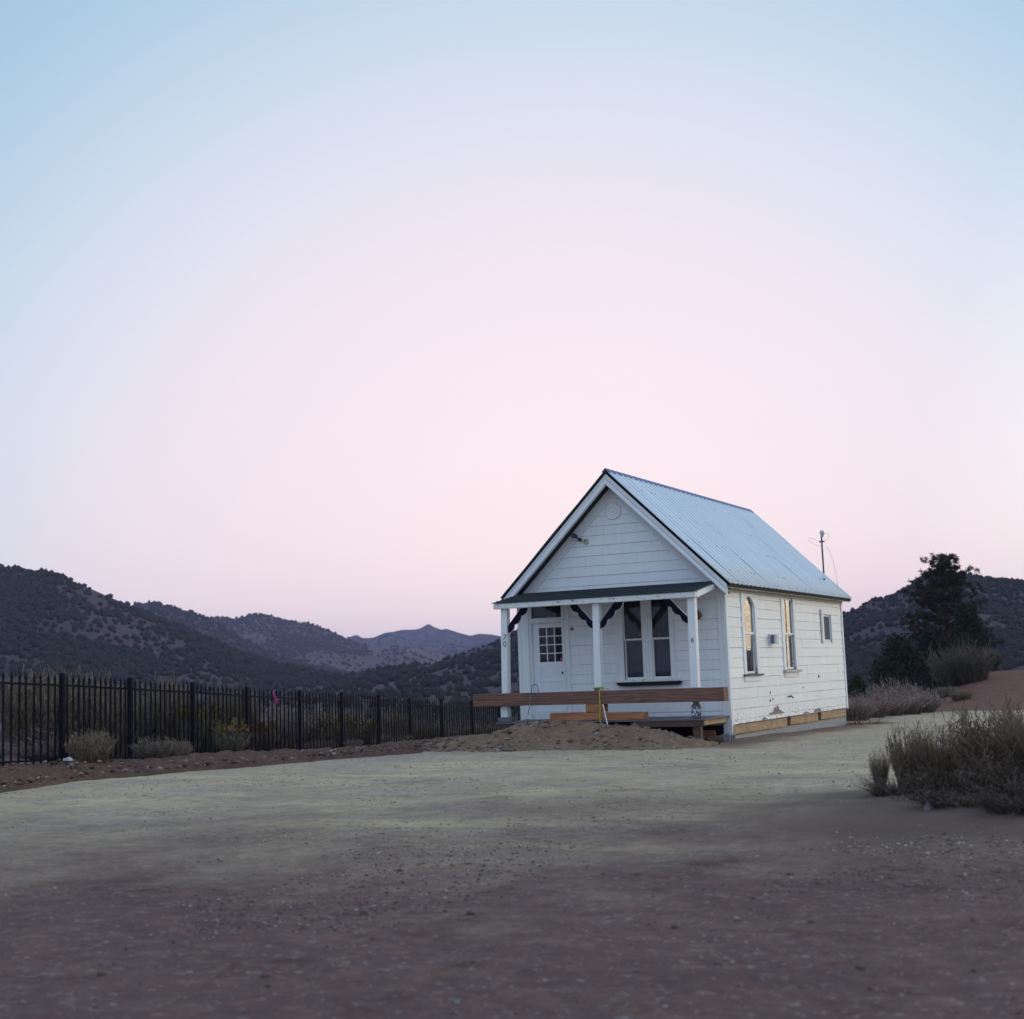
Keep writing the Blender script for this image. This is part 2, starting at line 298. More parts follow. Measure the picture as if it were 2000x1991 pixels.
# ------------------------------------------------------------------ mesh helpers
def link(name, me, mat, parent=None, label=None, cat=None, group=None, kind=None):
    o = bpy.data.objects.new(name, me); COL.objects.link(o)
    if mat is not None and not me.materials: me.materials.append(mat)
    if parent is not None:
        o.parent = parent
        if parent.type == 'EMPTY': o.matrix_parent_inverse = Matrix.Translation(-parent.location)
    tag(o, label, cat, group, kind); return o
def tag(o, label=None, cat=None, group=None, kind=None):
    for k, v in (('label', label), ('category', cat), ('group', group), ('kind', kind)):
        if v: o[k] = v
def empty(name, loc, label, cat, group=None):
    o = bpy.data.objects.new(name, None); COL.objects.link(o); o.location = loc; o.empty_display_size = .2
    tag(o, label, cat, group); return o
class MB:
    def __init__(s): s.v = []; s.f = []
    def hexa(s, p):
        k = len(s.v); s.v += [tuple(map(float, q)) for q in p]
        s.f += [(k, k+3, k+2, k+1), (k+4, k+5, k+6, k+7), (k, k+1, k+5, k+4), (k+1, k+2, k+6, k+5), (k+2, k+3, k+7, k+6), (k+3, k, k+4, k+7)]; return s
    def box(s, x0, x1, y0, y1, z0, z1):
        return s.hexa([(x0, y0, z0), (x1, y0, z0), (x1, y1, z0), (x0, y1, z0), (x0, y0, z1), (x1, y0, z1), (x1, y1, z1), (x0, y1, z1)])
    def prism(s, poly, vec):             # polygon swept along vec
        k = len(s.v); n = len(poly); vec = np.array(vec, float)
        s.v += [tuple(map(float, q)) for q in poly]+[tuple(np.array(q, float)+vec) for q in poly]
        s.f += [tuple(k+n-1-i for i in range(n)), tuple(k+n+i for i in range(n))]
        for i in range(n):
            j = (i+1) % n; s.f.append((k+i, k+j, k+n+j, k+n+i))
        return s
    def tube(s, pts, r, n=8, cap=True):
        pts = [np.array(p, float) for p in pts]; rs = r if isinstance(r, (list, tuple)) else [r]*len(pts); k0 = len(s.v)
        for i, p in enumerate(pts):
            d = pts[min(i+1, len(pts)-1)]-pts[max(i-1, 0)]; d = d/(np.linalg.norm(d)+1e-9)
            a = np.cross(d, (0, 0, 1) if abs(d[2]) < .9 else (1, 0, 0)); a /= np.linalg.norm(a); b = np.cross(d, a)
            for q in range(n):
                th = 2*math.pi*q/n; s.v.append(tuple(p+rs[i]*(a*math.cos(th)+b*math.sin(th))))
        for i in range(len(pts)-1):
            for q in range(n):
                w = (q+1) % n; s.f.append((k0+i*n+q, k0+i*n+w, k0+(i+1)*n+w, k0+(i+1)*n+q))
        if cap:
            s.f.append(tuple(k0+q for q in range(n))[::-1]); e = k0+(len(pts)-1)*n; s.f.append(tuple(e+q for q in range(n)))
        return s
    def lathe(s, prof, c, axis='z', n=20):   # prof = [(r, h)]
        k0 = len(s.v); c = np.array(c, float)
        for r, h in prof:
            for q in range(n):
                a = 2*math.pi*q/n; u, v = r*math.cos(a), r*math.sin(a)
                s.v.append(tuple(c+np.array({'z': (u, v, h), 'y': (u, h, v), 'x': (h, u, v)}[axis])))
        for i in range(len(prof)-1):
            for q in range(n):
                w = (q+1) % n; f = (k0+i*n+q, k0+i*n+w, k0+(i+1)*n+w, k0+(i+1)*n+q)
                s.f.append(f if axis != 'y' else f[::-1])
        s.f.append(tuple(k0+q for q in range(n))[::-1]); e = k0+(len(prof)-1)*n; s.f.append(tuple(e+q for q in range(n)))
        return s
    def build(s, name, mat, parent=None, label=None, cat=None, group=None, kind=None, smooth=False, bev=0):
        me = bpy.data.meshes.new(name); me.from_pydata(s.v, [], s.f); me.update()
        bm = bmesh.new(); bm.from_mesh(me); bmesh.ops.recalc_face_normals(bm, faces=bm.faces)
        if bev: bmesh.ops.bevel(bm, geom=list(bm.edges), offset=bev, segments=1, affect='EDGES', clamp_overlap=True)
        bm.to_mesh(me); bm.free()
        if smooth: me.polygons.foreach_set('use_smooth', [True]*len(me.polygons))
        return link(name, me, mat, parent, label, cat, group, kind)
def grid_mesh(name, P, smooth=True, wrap=False):     # P: (n, m, 3)
    n, m_, _ = P.shape; idx = np.arange(n*m_).reshape(n, m_)
    if wrap: idx = np.concatenate([idx, idx[:, :1]], axis=1)
    q = np.stack([idx[:-1, :-1], idx[:-1, 1:], idx[1:, 1:], idx[1:, :-1]], -1).reshape(-1, 4)
    return raw_mesh(name, P.reshape(-1, 3), q, smooth)
def raw_mesh(name, V, F, smooth=False):
    me = bpy.data.meshes.new(name); F = np.asarray(F, np.int32); k = F.shape[1]; V = np.asarray(V, np.float32)
    me.vertices.add(len(V)); me.vertices.foreach_set('co', V.ravel())
    me.loops.add(F.size); me.loops.foreach_set('vertex_index', F.ravel())
    me.polygons.add(len(F)); me.polygons.foreach_set('loop_start', np.arange(0, F.size, k, dtype=np.int32)); me.polygons.foreach_set('loop_total', np.full(len(F), k, np.int32))
    if smooth: me.polygons.foreach_set('use_smooth', np.ones(len(F), bool))
    me.update(calc_edges=True); me.validate(); return me
def attr(me, name, vals):
    a = me.attributes.new(name, 'FLOAT', 'POINT'); a.data.foreach_set('value', np.asarray(vals, np.float32))
def tint(me, cols):
    a = me.attributes.new('tint', 'FLOAT_COLOR', 'POINT'); c = np.ones((len(me.vertices), 4), np.float32); c[:, :3] = cols; a.data.foreach_set('color', c.ravel())
def text_mesh(name, body, size, loc, rot, mat, parent, ext=.003):
    cu = bpy.data.curves.new('glyph', 'FONT'); cu.body = body; cu.size = size; cu.extrude = ext; cu.align_x = 'CENTER'
    o = bpy.data.objects.new('glyph', cu); COL.objects.link(o)
    me = bpy.data.meshes.new_from_object(o.evaluated_get(bpy.context.evaluated_depsgraph_get())); bpy.data.objects.remove(o)
    me.materials.clear(); me.transform(Matrix.Translation(loc) @ rot)
    return link(name, me, mat, parent)
UPX = Matrix.Rotation(R(90), 4, 'X')

# ------------------------------------------------------------------ ground height
FB = np.array([-10.2, -10.0]); FD = np.array([-6.3, 30.0])/np.hypot(6.3, 30); FN = np.array([FD[1]*-1, FD[0]])   # fence line, its left normal
def fst(x, y):
    dx, dy = x-FB[0], y-FB[1]; return dx*FN[0]+dy*FN[1], dx*FD[0]+dy*FD[1]
def fence_z(t): return np.interp(t, [-30, -8, 0, 5.6, 12, 18.6, 25, 31, 60, 140], [.6, .1, -.12, -.35, -.62, -.92, -1.2, -1.42, -2.3, -4])
def ground_z(x, y):
    x = np.asarray(x, float); y = np.asarray(y, float)
    pad = np.interp(y, [-40, -22, -12, -2, 2, 10, 20, 35, 60, 200, 600], [-.30, -.34, -.30, -.33, -.34, -.48, -.56, -.62, -.75, -3, -6])
    s, t = fst(x, y)
    edge = np.interp(t, [-25, -2, 5.2, 9, 15, 30, 60], [-1.5, -1.2, -5.4, -6.5, -7.5, -7.5, -6])
    w = sst(0, 1, (s-edge)/np.maximum(.5, .3-edge))
    dist = np.hypot(x-CAM[0], y-CAM[1])
    fz = fence_z(t); beyond = np.maximum(s, 0)
    left = fz-.02*np.minimum(beyond, 220)+1.25*np.exp(-((s-6)/4.2)**2-((t-0)/8)**2)*sst(.2, 4, s)+.25*fbm(x*.15, y*.15, 3, 5)*sst(0, 4, s)
    z = pad*(1-w)+left*w
    # red bank under the pine, right of the road
    dx, dy = x-(-.5), y-52
    az = np.degrees(np.arctan2(x-CAM[0], y-CAM[1])-YAW); dd = np.hypot(x-CAM[0], y-CAM[1])
    rb = sst(15.2, 18.5, az)*sst(54, 74, dd)*(1-sst(45, 90, az))*(1-sst(110, 170, dd)); z = z+1.35*rb
    # low bank under the bush at right front
    z = z+.22*np.exp(-((x-9.2)/2.0)**2-((y+14.5)/3.0)**2)
    z = z-.012*np.clip(dist-70, 0, 350)*(1-w)
    # wheel ruts, unevenness
    z = z+.05*fbm(x*.35, y*.35, 4, 2)+.030*fbm(x*1.8, y*1.8, 3, 9)+.022*fbm(x*6, y*6, 3, 19)
    return z
def gz(x, y): return float(ground_z(x, y))

def build_ground():
    front = np.concatenate([np.arange(-24, 24.01, .16)])
    rest = np.arange(26, 335, 3.0)
    ang = np.concatenate([front, rest]); ang = YAW+np.radians(ang)
    rr = np.concatenate([[.05, .6, 1.2, 1.8], 2.4*1.0125**np.arange(0, 480), 950*1.06**np.arange(0, 28)])
    A, Q = np.meshgrid(ang, rr); X = CAM[0]+np.sin(A)*Q; Y = CAM[1]+np.cos(A)*Q
    Z = ground_z(X, Y)
    me = grid_mesh('ground', np.stack([X, Y, Z], -1), wrap=True)
    s, t = fst(X, Y); edge = np.interp(t, [-25, -2, 5.2, 9, 15, 30, 60], [-1.5, -1.2, -5.4, -6.5, -7.5, -7.5, -6])
    wild = sst(-.3, 1.2, s-edge+1.6*fbm(X*.8, Y*.8, 3, 3))
    wild = np.maximum(wild, sst(70, 110, np.hypot(X-CAM[0], Y-CAM[1])))
    # bare brown soil round the house and under the bush
    wild = np.maximum(wild, .8*(1-sst(.3, 1.5, np.maximum(np.abs(X+2.6)-2.9, np.abs(Y-4.6)-6.6)+.9*fbm(X*1.2, Y*1.2, 3, 8))))
    wild = np.maximum(wild, .97*np.exp(-(np.hypot((X-8.3)/3.1, (Y+15.0)/3.3)+.5*fbm(X*.9, Y*.9, 4, 66))**6))
    AZ = np.degrees(np.arctan2(X-CAM[0], Y-CAM[1])-YAW); DD = np.hypot(X-CAM[0], Y-CAM[1])+3*fbm(X*.3, Y*.3, 3, 4)
    red = sst(14.8, 16.2, AZ+1.2*fbm(X*.3, Y*.3, 3, 4))*sst(53.0, 54.5, DD)*(1-sst(60, 90, AZ))*(1-sst(95, 130, DD))
    attr(me, 'wild', wild.ravel()); attr(me, 'red', red.ravel())
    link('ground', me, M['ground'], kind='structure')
build_ground()

# dirt heap in front of the porch
def build_mound():
    cx = np.array([-9.2, -7.6, -6.6, -5.9, -5.06, -4.52, -4.0, -3.23, -2.73, -2.0, -1.5, -.8, -.23, .3]); cz = np.array([-.62, -.45, -.33, -.16, -.06, .08, .165, .19, .12, .06, .05, -.07, -.22, -.42])
    xs = np.arange(-9.0, .3, .045); ys = np.arange(-3.9, -1.2, .045)
    X, Y = np.meshgrid(xs, ys, indexing='ij'); base = np.minimum(ground_z(X, Y), -.30)-.05
    crest = np.interp(X, cx, cz); yc = -2.0+.12*np.sin(X*2.1)
    pf = np.interp(Y-yc, [-1.75, -1.3, -.7, -.25, 0, .3, .7, .95], [0, .10, .52, .92, 1.0, .93, .45, .1])
    Z = base+(crest-base+.05)*pf
    Z += (.10*fbm(X*2.3, Y*2.3, 4, 21)+.10*fbm(X*6, Y*6, 4, 31))*np.clip(pf*1.6, .25, 1)
    Z += .07*np.maximum(0, vn(X*6, Y*6, 77)-.6)/.4*np.clip(pf*2, 0, 1)
    # a dark fold running down the heap
    fx = (X+2.75)-(Y+2.0)*.95; Z -= .07*np.exp(-(fx/.07)**2)*sst(-3.1, -2.6, Y)*(Y < -1.9)
    link('dirt_mound', grid_mesh('dirt_mound', np.stack([X, Y, Z], -1)), M['mound'], kind='structure')
    return X, Y, Z
build_mound()
def build_berm():
    t = np.arange(-14, 22, .07); u = np.arange(0, 1.001, .022)
    T, U = np.meshgrid(t, u, indexing='ij')
    e0 = np.interp(T, [-25, -2, 5.2, 9, 15, 30], [-1.6, -1.3, -5.3, -6.0, -6.3, -6.5])-.3; e1 = np.interp(T, [-25, 0, 8, 22], [.5, .5, -1.0, -3.0])
    s = e0+(e1-e0)*U
    X = FB[0]+FD[0]*T+FN[0]*s; Y = FB[1]+FD[1]*T+FN[1]*s
    hgt = np.interp(U, [0, .08, .25, .5, .8, 1], [-.05, .05, .15, .17, .08, -.05])*(.75+1.1*fbm(T*.5, U*2, 3, 4))
    Z = ground_z(X, Y)+hgt+(.09*fbm(X*3, Y*3, 4, 51)+.06*fbm(X*9, Y*9, 2, 61))*np.interp(U, [0, .1, .9, 1], [0, 1, 1, 0])
    Z += .06*np.maximum(0, vn(X*4.5, Y*4.5, 78)-.6)/.4*np.interp(U, [0, .1, .9, 1], [0, 1, 1, 0])
    link('dirt_berm', grid_mesh('dirt_berm', np.stack([X, Y, Z], -1)), M['berm'], kind='structure')
build_berm()

# ------------------------------------------------------------------ cottage
cot = empty('cottage', (-2.65, 5.3, -.4), 'small white clapboard cottage with grey metal gable roof and a front porch on props', 'house')
WX = -5.28; DY = 10.6; RX = -2.65; RZ = 6.03; EX = .25; EZ = 3.185; FY = -.344; BY = 10.83
SL = (RZ-EZ)/(EX-RX)
def roof_z(x): return RZ-SL*abs(x-RX)

def rects_minus(x0, x1, z0, z1, holes):
    xs = sorted({x0, x1}|{min(max(h[k], x0), x1) for h in holes for k in (0, 1)}); zs = sorted({z0, z1}|{min(max(h[k], z0), z1) for h in holes for k in (2, 3)})
    res = []
    for a, b_ in zip(zs, zs[1:]):
        if b_-a < 1e-4: continue
        run = None
        for c, d in zip(xs, xs[1:]):
            if d-c < 1e-4: continue
            mx_, mz = (c+d)/2, (a+b_)/2
            if any(h[0] < mx_ < h[1] and h[2] < mz < h[3] for h in holes):
                if run: res.append(run)
                run = None
            else: run = (run[0], d, a, b_) if run else (c, d, a, b_)
        if run: res.append(run)
    return res
# a wall is a backing slab (part) with siding boards (sub-parts); P maps (along, out, z) to world
def make_wall(P, x0, x1, z0, z1, holes, lines, mat, cuts=lambda z: [], clip=None, warp=0.004, label=None):
    mb = MB()
    for a, b_, c, d in rects_minus(x0, x1, z0, z1, holes):
        mb.hexa([P(a, -.13, c), P(b_, -.13, c), P(b_, -.022, c), P(a, -.022, c), P(a, -.13, d), P(b_, -.13, d), P(b_, -.022, d), P(a, -.022, d)])
    wall = mb.build('wall', M['eave'], cot)
    for lo, hi in zip(lines, lines[1:]):
        lo2, hi2 = lo+.0035, hi-.0035
        full = sorted([(max(h[0], x0), min(h[1], x1)) for h in holes if h[2] <= lo2 and h[3] >= hi2]); segs = []; c = x0
        for a, b_ in full:
            if a > c: segs.append((c, a))
            c = max(c, b_)
        if c < x1: segs.append((c, x1))
        out_ = []
        for a, b_ in segs:
            pts = [a]+[q for q in cuts(lo) if a+.4 < q < b_-.4]+[b_]
            out_ += list(zip(pts, pts[1:]))
        for a, b_ in out_:
            if clip: a, b_ = max(a, clip(lo2)[0]), min(b_, clip(lo2)[1])
            if b_-a < .03: continue
            mb = MB(); j = random.uniform(-.0025, .0025); wz = [random.uniform(-warp, warp) for _ in range(3)]
            for p, q, e, f in rects_minus(a+.0015, b_-.0015, lo2, hi2, holes):
                n = max(1, int((q-p)/1.4))
                for i in range(n):
                    u, v = p+(q-p)*i/n, p+(q-p)*(i+1)/n
                    if clip:
                        cl, ch = clip(e), clip(f); ub, vb, ut, vt = max(u, cl[0]), min(v, cl[1]), max(u, ch[0]), min(v, ch[1])
                        if vb <= ub: continue
                        if vt <= ut: ut = vt = (ut+vt)/2
                    else: ub = ut = u; vb = vt = v
                    def wv(k): return wz[0]*math.sin(k*1.1+lo)+wz[1]*math.sin(k*2.3)
                    mb.hexa([P(ub, -.022, e+wv(ub)), P(vb, -.022, e+wv(vb)), P(vb, .004+j, e+wv(vb)), P(ub, .004+j, e+wv(ub)), P(ut, -.022, f+wv(ut)), P(vt, -.022, f+wv(vt)), P(vt, -.006+j, f+wv(vt)), P(ut, -.006+j, f+wv(ut))])
            if mb.v: mb.build('siding_board', mat, wall)
    return wall
PF = lambda a, o, z: (a, -o, z)                 # front: out = -y
PR = lambda a, o, z: (o, a, z)                  # right side: out = +x
PL = lambda a, o, z: (WX-o, a, z)
PB = lambda a, o, z: (a, DY+o, z)
fl = [.02, .10, .212, .32, .555, .795, 1.028, 1.252, 1.485, 1.715, 1.94, 2.18, 2.41, 2.63, 2.865, 3.11, 3.352, 3.578, 3.817, 4.06, 4.30, 4.54, 4.765, 4.99, 5.24, 5.45]
DOOR_H = (-4.965, -4.10, .24, 2.98); WIN_H = (-2.565, -1.325, 1.075, 2.98)
def gclip(z):
    if z < 3.25: return (-9, 9)
    h = (roof_z(0)-.17-z)/SL; return (-5.28-h*-1 if False else RX-(2.64+ (3.25-z)/SL) , RX+(2.64+(3.25-z)/SL))
front = make_wall(PF, WX, 0, 0.0, 3.30, [DOOR_H, WIN_H], [z for z in fl if z <= 3.12], M['siding'])
# gable: triangular backing with boards
mb = MB(); mb.prism([(WX, .022, 3.30), (0, .022, 3.30), (0, .022, roof_z(0)-.12), (RX, .022, RZ-.12), (WX, .022, roof_z(WX)-.12)], (0, .11, 0))
gab = mb.build('gable', M['eave'], cot)
gl_ = [z for z in fl if z >= 3.11]
for lo, hi in zip(gl_, gl_[1:]):
    c0, c1 = gclip(max(lo, 3.25)+.004), gclip(hi-.004); mb = MB()
    a0, b0, a1, b1 = max(c0[0], WX), min(c0[1], 0), max(c1[0], WX), min(c1[1], 0)
    j = random.uniform(-.002, .002); lo2, hi2 = lo+.003, hi-.003
    mb.hexa([(a0, .022, lo2), (b0, .022, lo2), (b0, -.004+j, lo2), (a0, -.004+j, lo2), (a1, .022, hi2), (b1, .022, hi2), (b1, .006+j, hi2), (a1, .006+j, hi2)])
    mb.build('siding_board', M['siding'], gab)
# raking trim boards on the gable face
def rake(name, d0, d1, y0, y1, mat, xe_r, xe_l, parent=cot):     # d = vertical drop under the roof line
    for sgn, xe in ((1, xe_r), (-1, xe_l)):
        x0 = RX; z = lambda x, d: RZ-SL*abs(x-RX)-d
        mb = MB(); mb.prism([(x0, y0, z(x0, d0)), (xe, y0, z(xe, d0)), (xe, y0, z(xe, d1)), (x0, y0, z(x0, d1))], (0, y1-y0, 0)); mb.build(name, mat, parent)
rake('rake_trim', .245, .625, -.028, .018, M['trim'], -.02, WX+.02)
rl = [.02, .334, .566, .805, 1.05, 1.275, 1.505, 1.74, 1.975, 2.215, 2.445, 2.68, 2.91, 3.10]
W1, W2, W3 = (1.32, 2.15, 1.115, 2.965), (4.57, 5.47, 1.18, 3.02), (8.46, 9.27, 1.92, 2.68)
def cuts(z): return sorted([3.1+1.1*math.sin(z*9), 6.6+1.6*math.sin(z*5+1), 8.8+1.1*math.sin(z*13)])
right = make_wall(PR, 0.0, DY, 0.0, 3.30, [W1, W2, W3], [0.0, .10]+rl[1:], M['siding_low'], cuts, warp=.005)
make_wall(PL, 0.0, DY, 0.0, 3.30, [], rl, M['siding'], cuts)
make_wall(PB, WX, 0, 0.0, 3.30, [], rl, M['siding'])
mb = MB(); mb.prism([(WX, DY-.02, 3.30), (0, DY-.02, 3.30), (0, DY-.02, roof_z(0)-.12), (RX, DY-.02, RZ-.12), (WX, DY-.02, roof_z(WX)-.12)], (0, -.11, 0)); mb.build('gable', M['siding'], cot)
for lo, hi in zip(gl_, gl_[1:]):
    pass
# corner boards
for a, b_ in ((-.172, -.084), (-.080, .026)):
    MB().box(a, b_, -.026, .015, -.20, 3.28).build('corner_board', M['trim'], cot, bev=.003)
MB().box(-.020, .0275, .016, .115, -.02, 3.13).build('corner_board', M['trim'], cot, bev=.003)
for a, b_ in ((-5.305, -5.215), (-5.211, -5.005)):
    MB().box(a, b_, -.026, .015, .0, 3.28).build('corner_board', M['trim'], cot, bev=.003)
MB().box(-.020, .024, 10.50, 10.625, -.02, 3.13).build('corner_board', M['trim'], cot, bev=.003)
MB().box(WX-.025, WX+.02, .0, .11, .0, 3.13).build('corner_board', M['trim'], cot)

# interior: floor, so that windows look into a dark room
MB().box(WX+.14, -.14, .14, DY-.14, .10, .28).build('floor', M['interior'], cot)
MB().box(WX+.14, -.14, .14, DY-.14, 3.0, 3.05).build('ceiling', M['interior'], cot)
MB().box(WX+.15, -.15, 3.0, 3.06, .28, 3.0).build('partition', M['interior'], cot)
MB().box(-1.2, -1.15, 3.06, DY-.15, .28, 3.0).build('partition', M['interior'], cot)

def curtain(P, x0, x1, z0, z1, out, mat, parent, amp=.02, pitch=.11, ph=0):
    n = max(8, int((x1-x0)/pitch*8)); V = []; 
    for i in range(n+1):
        x = x0+(x1-x0)*i/n; o = out+amp*math.sin(2*math.pi*x/pitch+ph)+amp*.6*math.sin(2*math.pi*x/(pitch*2.7)+1)
        V.append((P(x, o, z0), P(x, o*1.0-.01, (z0+z1)/2), P(x, out+(o-out)*.7, z1)))
    me = grid_mesh('curtain', np.array(V)); me.flip_normals(); return link('curtain', me, mat, parent)
def frame_bars(P, x0, x1, z0, z1, wl, wr, wt, wb, o0, o1, mb=None):
    mb = mb or MB()
    def bx(a, b_, c, d): mb.hexa([P(a, o0, c), P(b_, o0, c), P(b_, o1, c), P(a, o1, c), P(a, o0, d), P(b_, o0, d), P(b_, o1, d), P(a, o1, d)])
    bx(x0, x0+wl, z0, z1); bx(x1-wr, x1, z0, z1)
    if wt: bx(x0+wl, x1-wr, z1-wt, z1)
    if wb: bx(x0+wl, x1-wr, z0, z0+wb)
    return mb
def slab(P, a, b_, c, d, o0, o1, tilt=0):
    return MB().hexa([P(a, o0, c), P(b_, o0, c), P(b_, o1, c), P(a, o1, c), P(a, o0+tilt, d), P(b_, o0+tilt, d), P(b_, o1+tilt, d), P(a, o1+tilt, d)])
def sash(P, parent, x0, x1, z0, z1, o, w=.04, tilt=0, wb=None, mat='trim'):
    s_ = frame_bars(P, x0, x1, z0, z1, w, w, w, wb or w, o-.03, o).build('sash', M[mat], parent)
    slab(P, x0+w-.004, x1-w+.004, z0+(wb or w)-.004, z1-w+.004, o-.018, o-.013, tilt).build('pane', M['glass'], parent)
    return s_

# ---- front door
dr = slab(PF, -4.935, -4.118, .40, .46, -.075, -.035)
dm = dr
def dbx(a, b_, c, d, o0=-.075, o1=-.035): dm.hexa([PF(a, o0, c), PF(b_, o0, c), PF(b_, o1, c), PF(a, o1, c), PF(a, o0, d), PF(b_, o0, d), PF(b_, o1, d), PF(a, o1, d)])
dbx(-4.935, -4.755, .46, 2.515); dbx(-4.145, -4.118, .46, 2.515)
dbx(-4.755, -4.145, 2.405, 2.515)
for z0, z1 in ((.46, .60), (1.10, 1.16), (1.46, 1.582)): dbx(-4.755, -4.145, z0, z1)
dbx(-4.755, -4.145, .60, 1.10, -.072, -.046); dbx(-4.755, -4.145, 1.16, 1.46, -.072, -.046)
door = dm.build('door', M['door'], cot)
mb = MB()
for k in (1, 2):
    x = -4.755+.61*k/3; mb.box(x-.011, x+.011, .038, .07, 1.582, 2.405)
for k in (1, 2, 3):
    z = 1.582+.823*k/4; mb.box(-4.755, -4.145, .040, .068, z-.011, z+.011)
mb.build('muntin', M['door'], door)
for i in range(3):
    for k in range(4):
        x0 = -4.755+.61*i/3; z0 = 1.582+.823*k/4
        MB().box(x0+.012, x0+.61/3-.012, .052, .056, z0+.012, z0+.823/4-.012).build('pane', M['glass'], door)
MB().box(-4.215, -4.145, .047, .050, 1.60, 1.665).build('sticker', M['sticker'], door, label='small red and white sticker in the lowest right pane')
MB().lathe([(.0, -.045), (.028, -.04), (.03, -.02), (.022, 0)], (-4.125, .035, 1.616), 'y', 12).build('deadbolt', M['metal'], door)
MB().box(-4.128, -4.098, .015, .034, 1.20, 1.42).lathe([(.0, -.06), (.03, -.055), (.034, -.03), (.015, 0)], (-4.128, .03, 1.31), 'y', 12).build('handle', M['black'], door)
curtain(PF, -4.75, -4.15, 1.55, 2.45, -.13, M['curtain'], door, .012, .08)
df = frame_bars(PF, DOOR_H[0], DOOR_H[1], .30, 3.0, .03, .018, 0, 0, -.12, .012)
df.box(-4.935, -4.118, -.004, .12, 2.52, 2.645); df.box(-4.935, -4.118, -.02, .14, .215, .395)
dfo = df.build('door_frame', M['trim'], cot)
MB().box(-4.11, -4.045, -.030, .012, .24, 3.0).box(-4.04, -3.925, -.024, .012, .24, 3.0).build('door_casing', M['trim'], cot)
tw = MB().box(-4.93, -4.115, .055, .060, 2.65, 2.99).build('transom_window', M['glass'], cot)
MB().box(-4.93, -4.115, .13, .14, 2.64, 3.0).build('blind', M['interior'], tw)
MB().lathe([(.0, -.03), (.035, -.025), (.04, 0)], (-3.85, .0, 2.345), 'y', 12).build('doorbell', simple('tarnished_brass', (.16, .17, .10), None, 20), cot)

# ---- double front window
fw_ = MB()
fw_.box(-2.725, -2.53, -.030, .01, 1.07, 3.0); fw_.box(-1.36, -1.245, -.030, .01, 1.09, 3.0); fw_.box(-1.240, -1.195, -.022, .01, 1.09, 3.0)
fw_.box(-2.045, -1.985, -.018, .06, 1.09, 2.98); fw_.box(-1.98, -1.90, -.030, .06, 1.09, 2.98); fw_.box(-1.895, -1.835, -.018, .06, 1.09, 2.98)
win = fw_.build('window', M['trim'], cot)
MB().box(-2.745, -1.165, -.075, .10, 1.035, 1.088).build('sill', M['header'], win)
for x0, x1 in ((-2.53, -2.045), (-1.835, -1.36)):
    sash(PF, win, x0, x1, 2.015, 2.985, -.02, .028)
    sash(PF, win, x0+.004, x1-.004, 1.088, 2.035, -.052, .034, wb=.055)
    curtain(PF, x0+.02, x1-.02, 2.0, 2.97, -.14, M['curtain'], win, .016, .12)
    curtain(PF, x0+.02, x1-.02, 1.10, 2.0, -.135, M['curtain_b'], win, .010, .16)
MB().box(-2.155, -2.085, .034, .036, 2.10, 2.175).build('sticker', M['sticker'], win, label='small red and white sticker on the upper left pane')
bx_ = [(-2.71, 1.032), (-1.11, 1.032), (-1.12, .975), (-1.17, .95), (-1.21, .945), (-2.58, .945), (-2.65, .955), (-2.69, .985)]
MB().prism([(x, -.12, z) for x, z in bx_], (0, .112, 0)).build('window_shelf', M['black'], cot, label='black board with rounded lower corners under the front window')

# ---- wall lamp, floodlight, medallion, small box
lm = MB().lathe([(.055, 0), (.055, -.015), (.02, -.03)], (-.61, -.004, 2.50), 'y', 14).tube([(-.61, -.03, 2.50), (-.61, -.09, 2.47), (-.61, -.11, 2.42)], .012).build('wall_lamp', M['brass'], cot)
MB().lathe([(.02, -.10), (.055, -.06), (.075, 0), (.06, .06), (.03, .10), (.01, .13)], (-.61, -.11, 2.50), 'z', 12).build('lamp_shade', M['brass'], lm, smooth=True)
fd = MB().lathe([(.045, 0), (.045, -.03)], (-3.52, -.028, 4.47), 'y', 12).tube([(-3.52, -.05, 4.47), (-3.55, -.13, 4.50), (-3.585, -.18, 4.53)], .018).build('floodlight', M['darkgrey'], cot)
MB().tube([(-3.56, -.12, 4.545), (-3.60, -.21, 4.56), (-3.605, -.25, 4.56)], [.03, .06, .065], 12).build('lamp_head', M['darkgrey'], fd)
fb = MB().box(-3.44, -3.32, -.05, .0, 4.365, 4.475).build('junction_box', M['cream'], cot)
MB().tube([(-3.40, -.054, 4.41), (-3.365, -.056, 4.455)], .010, 6).build('hook', M['black'], fb)
md = MB().lathe([(.205, .01), (.205, -.02), (.19, -.032), (.178, -.02), (.165, -.018), (.10, -.020), (.09, -.035), (.078, -.034), (.07, -.020), (.04, -.020), (.03, -.045), (.0, -.05)], (-2.645, -.004, 5.09), 'y', 36)
for k in range(10):
    a = 2*math.pi*k/10; md.lathe([(.024, -.016), (.02, -.028), (.0, -.03)], (-2.645+.135*math.cos(a), -.004, 5.09+.135*math.sin(a)), 'y', 8)
md.build('medallion', M['trim'], cot, label='round carved rosette high in the gable')

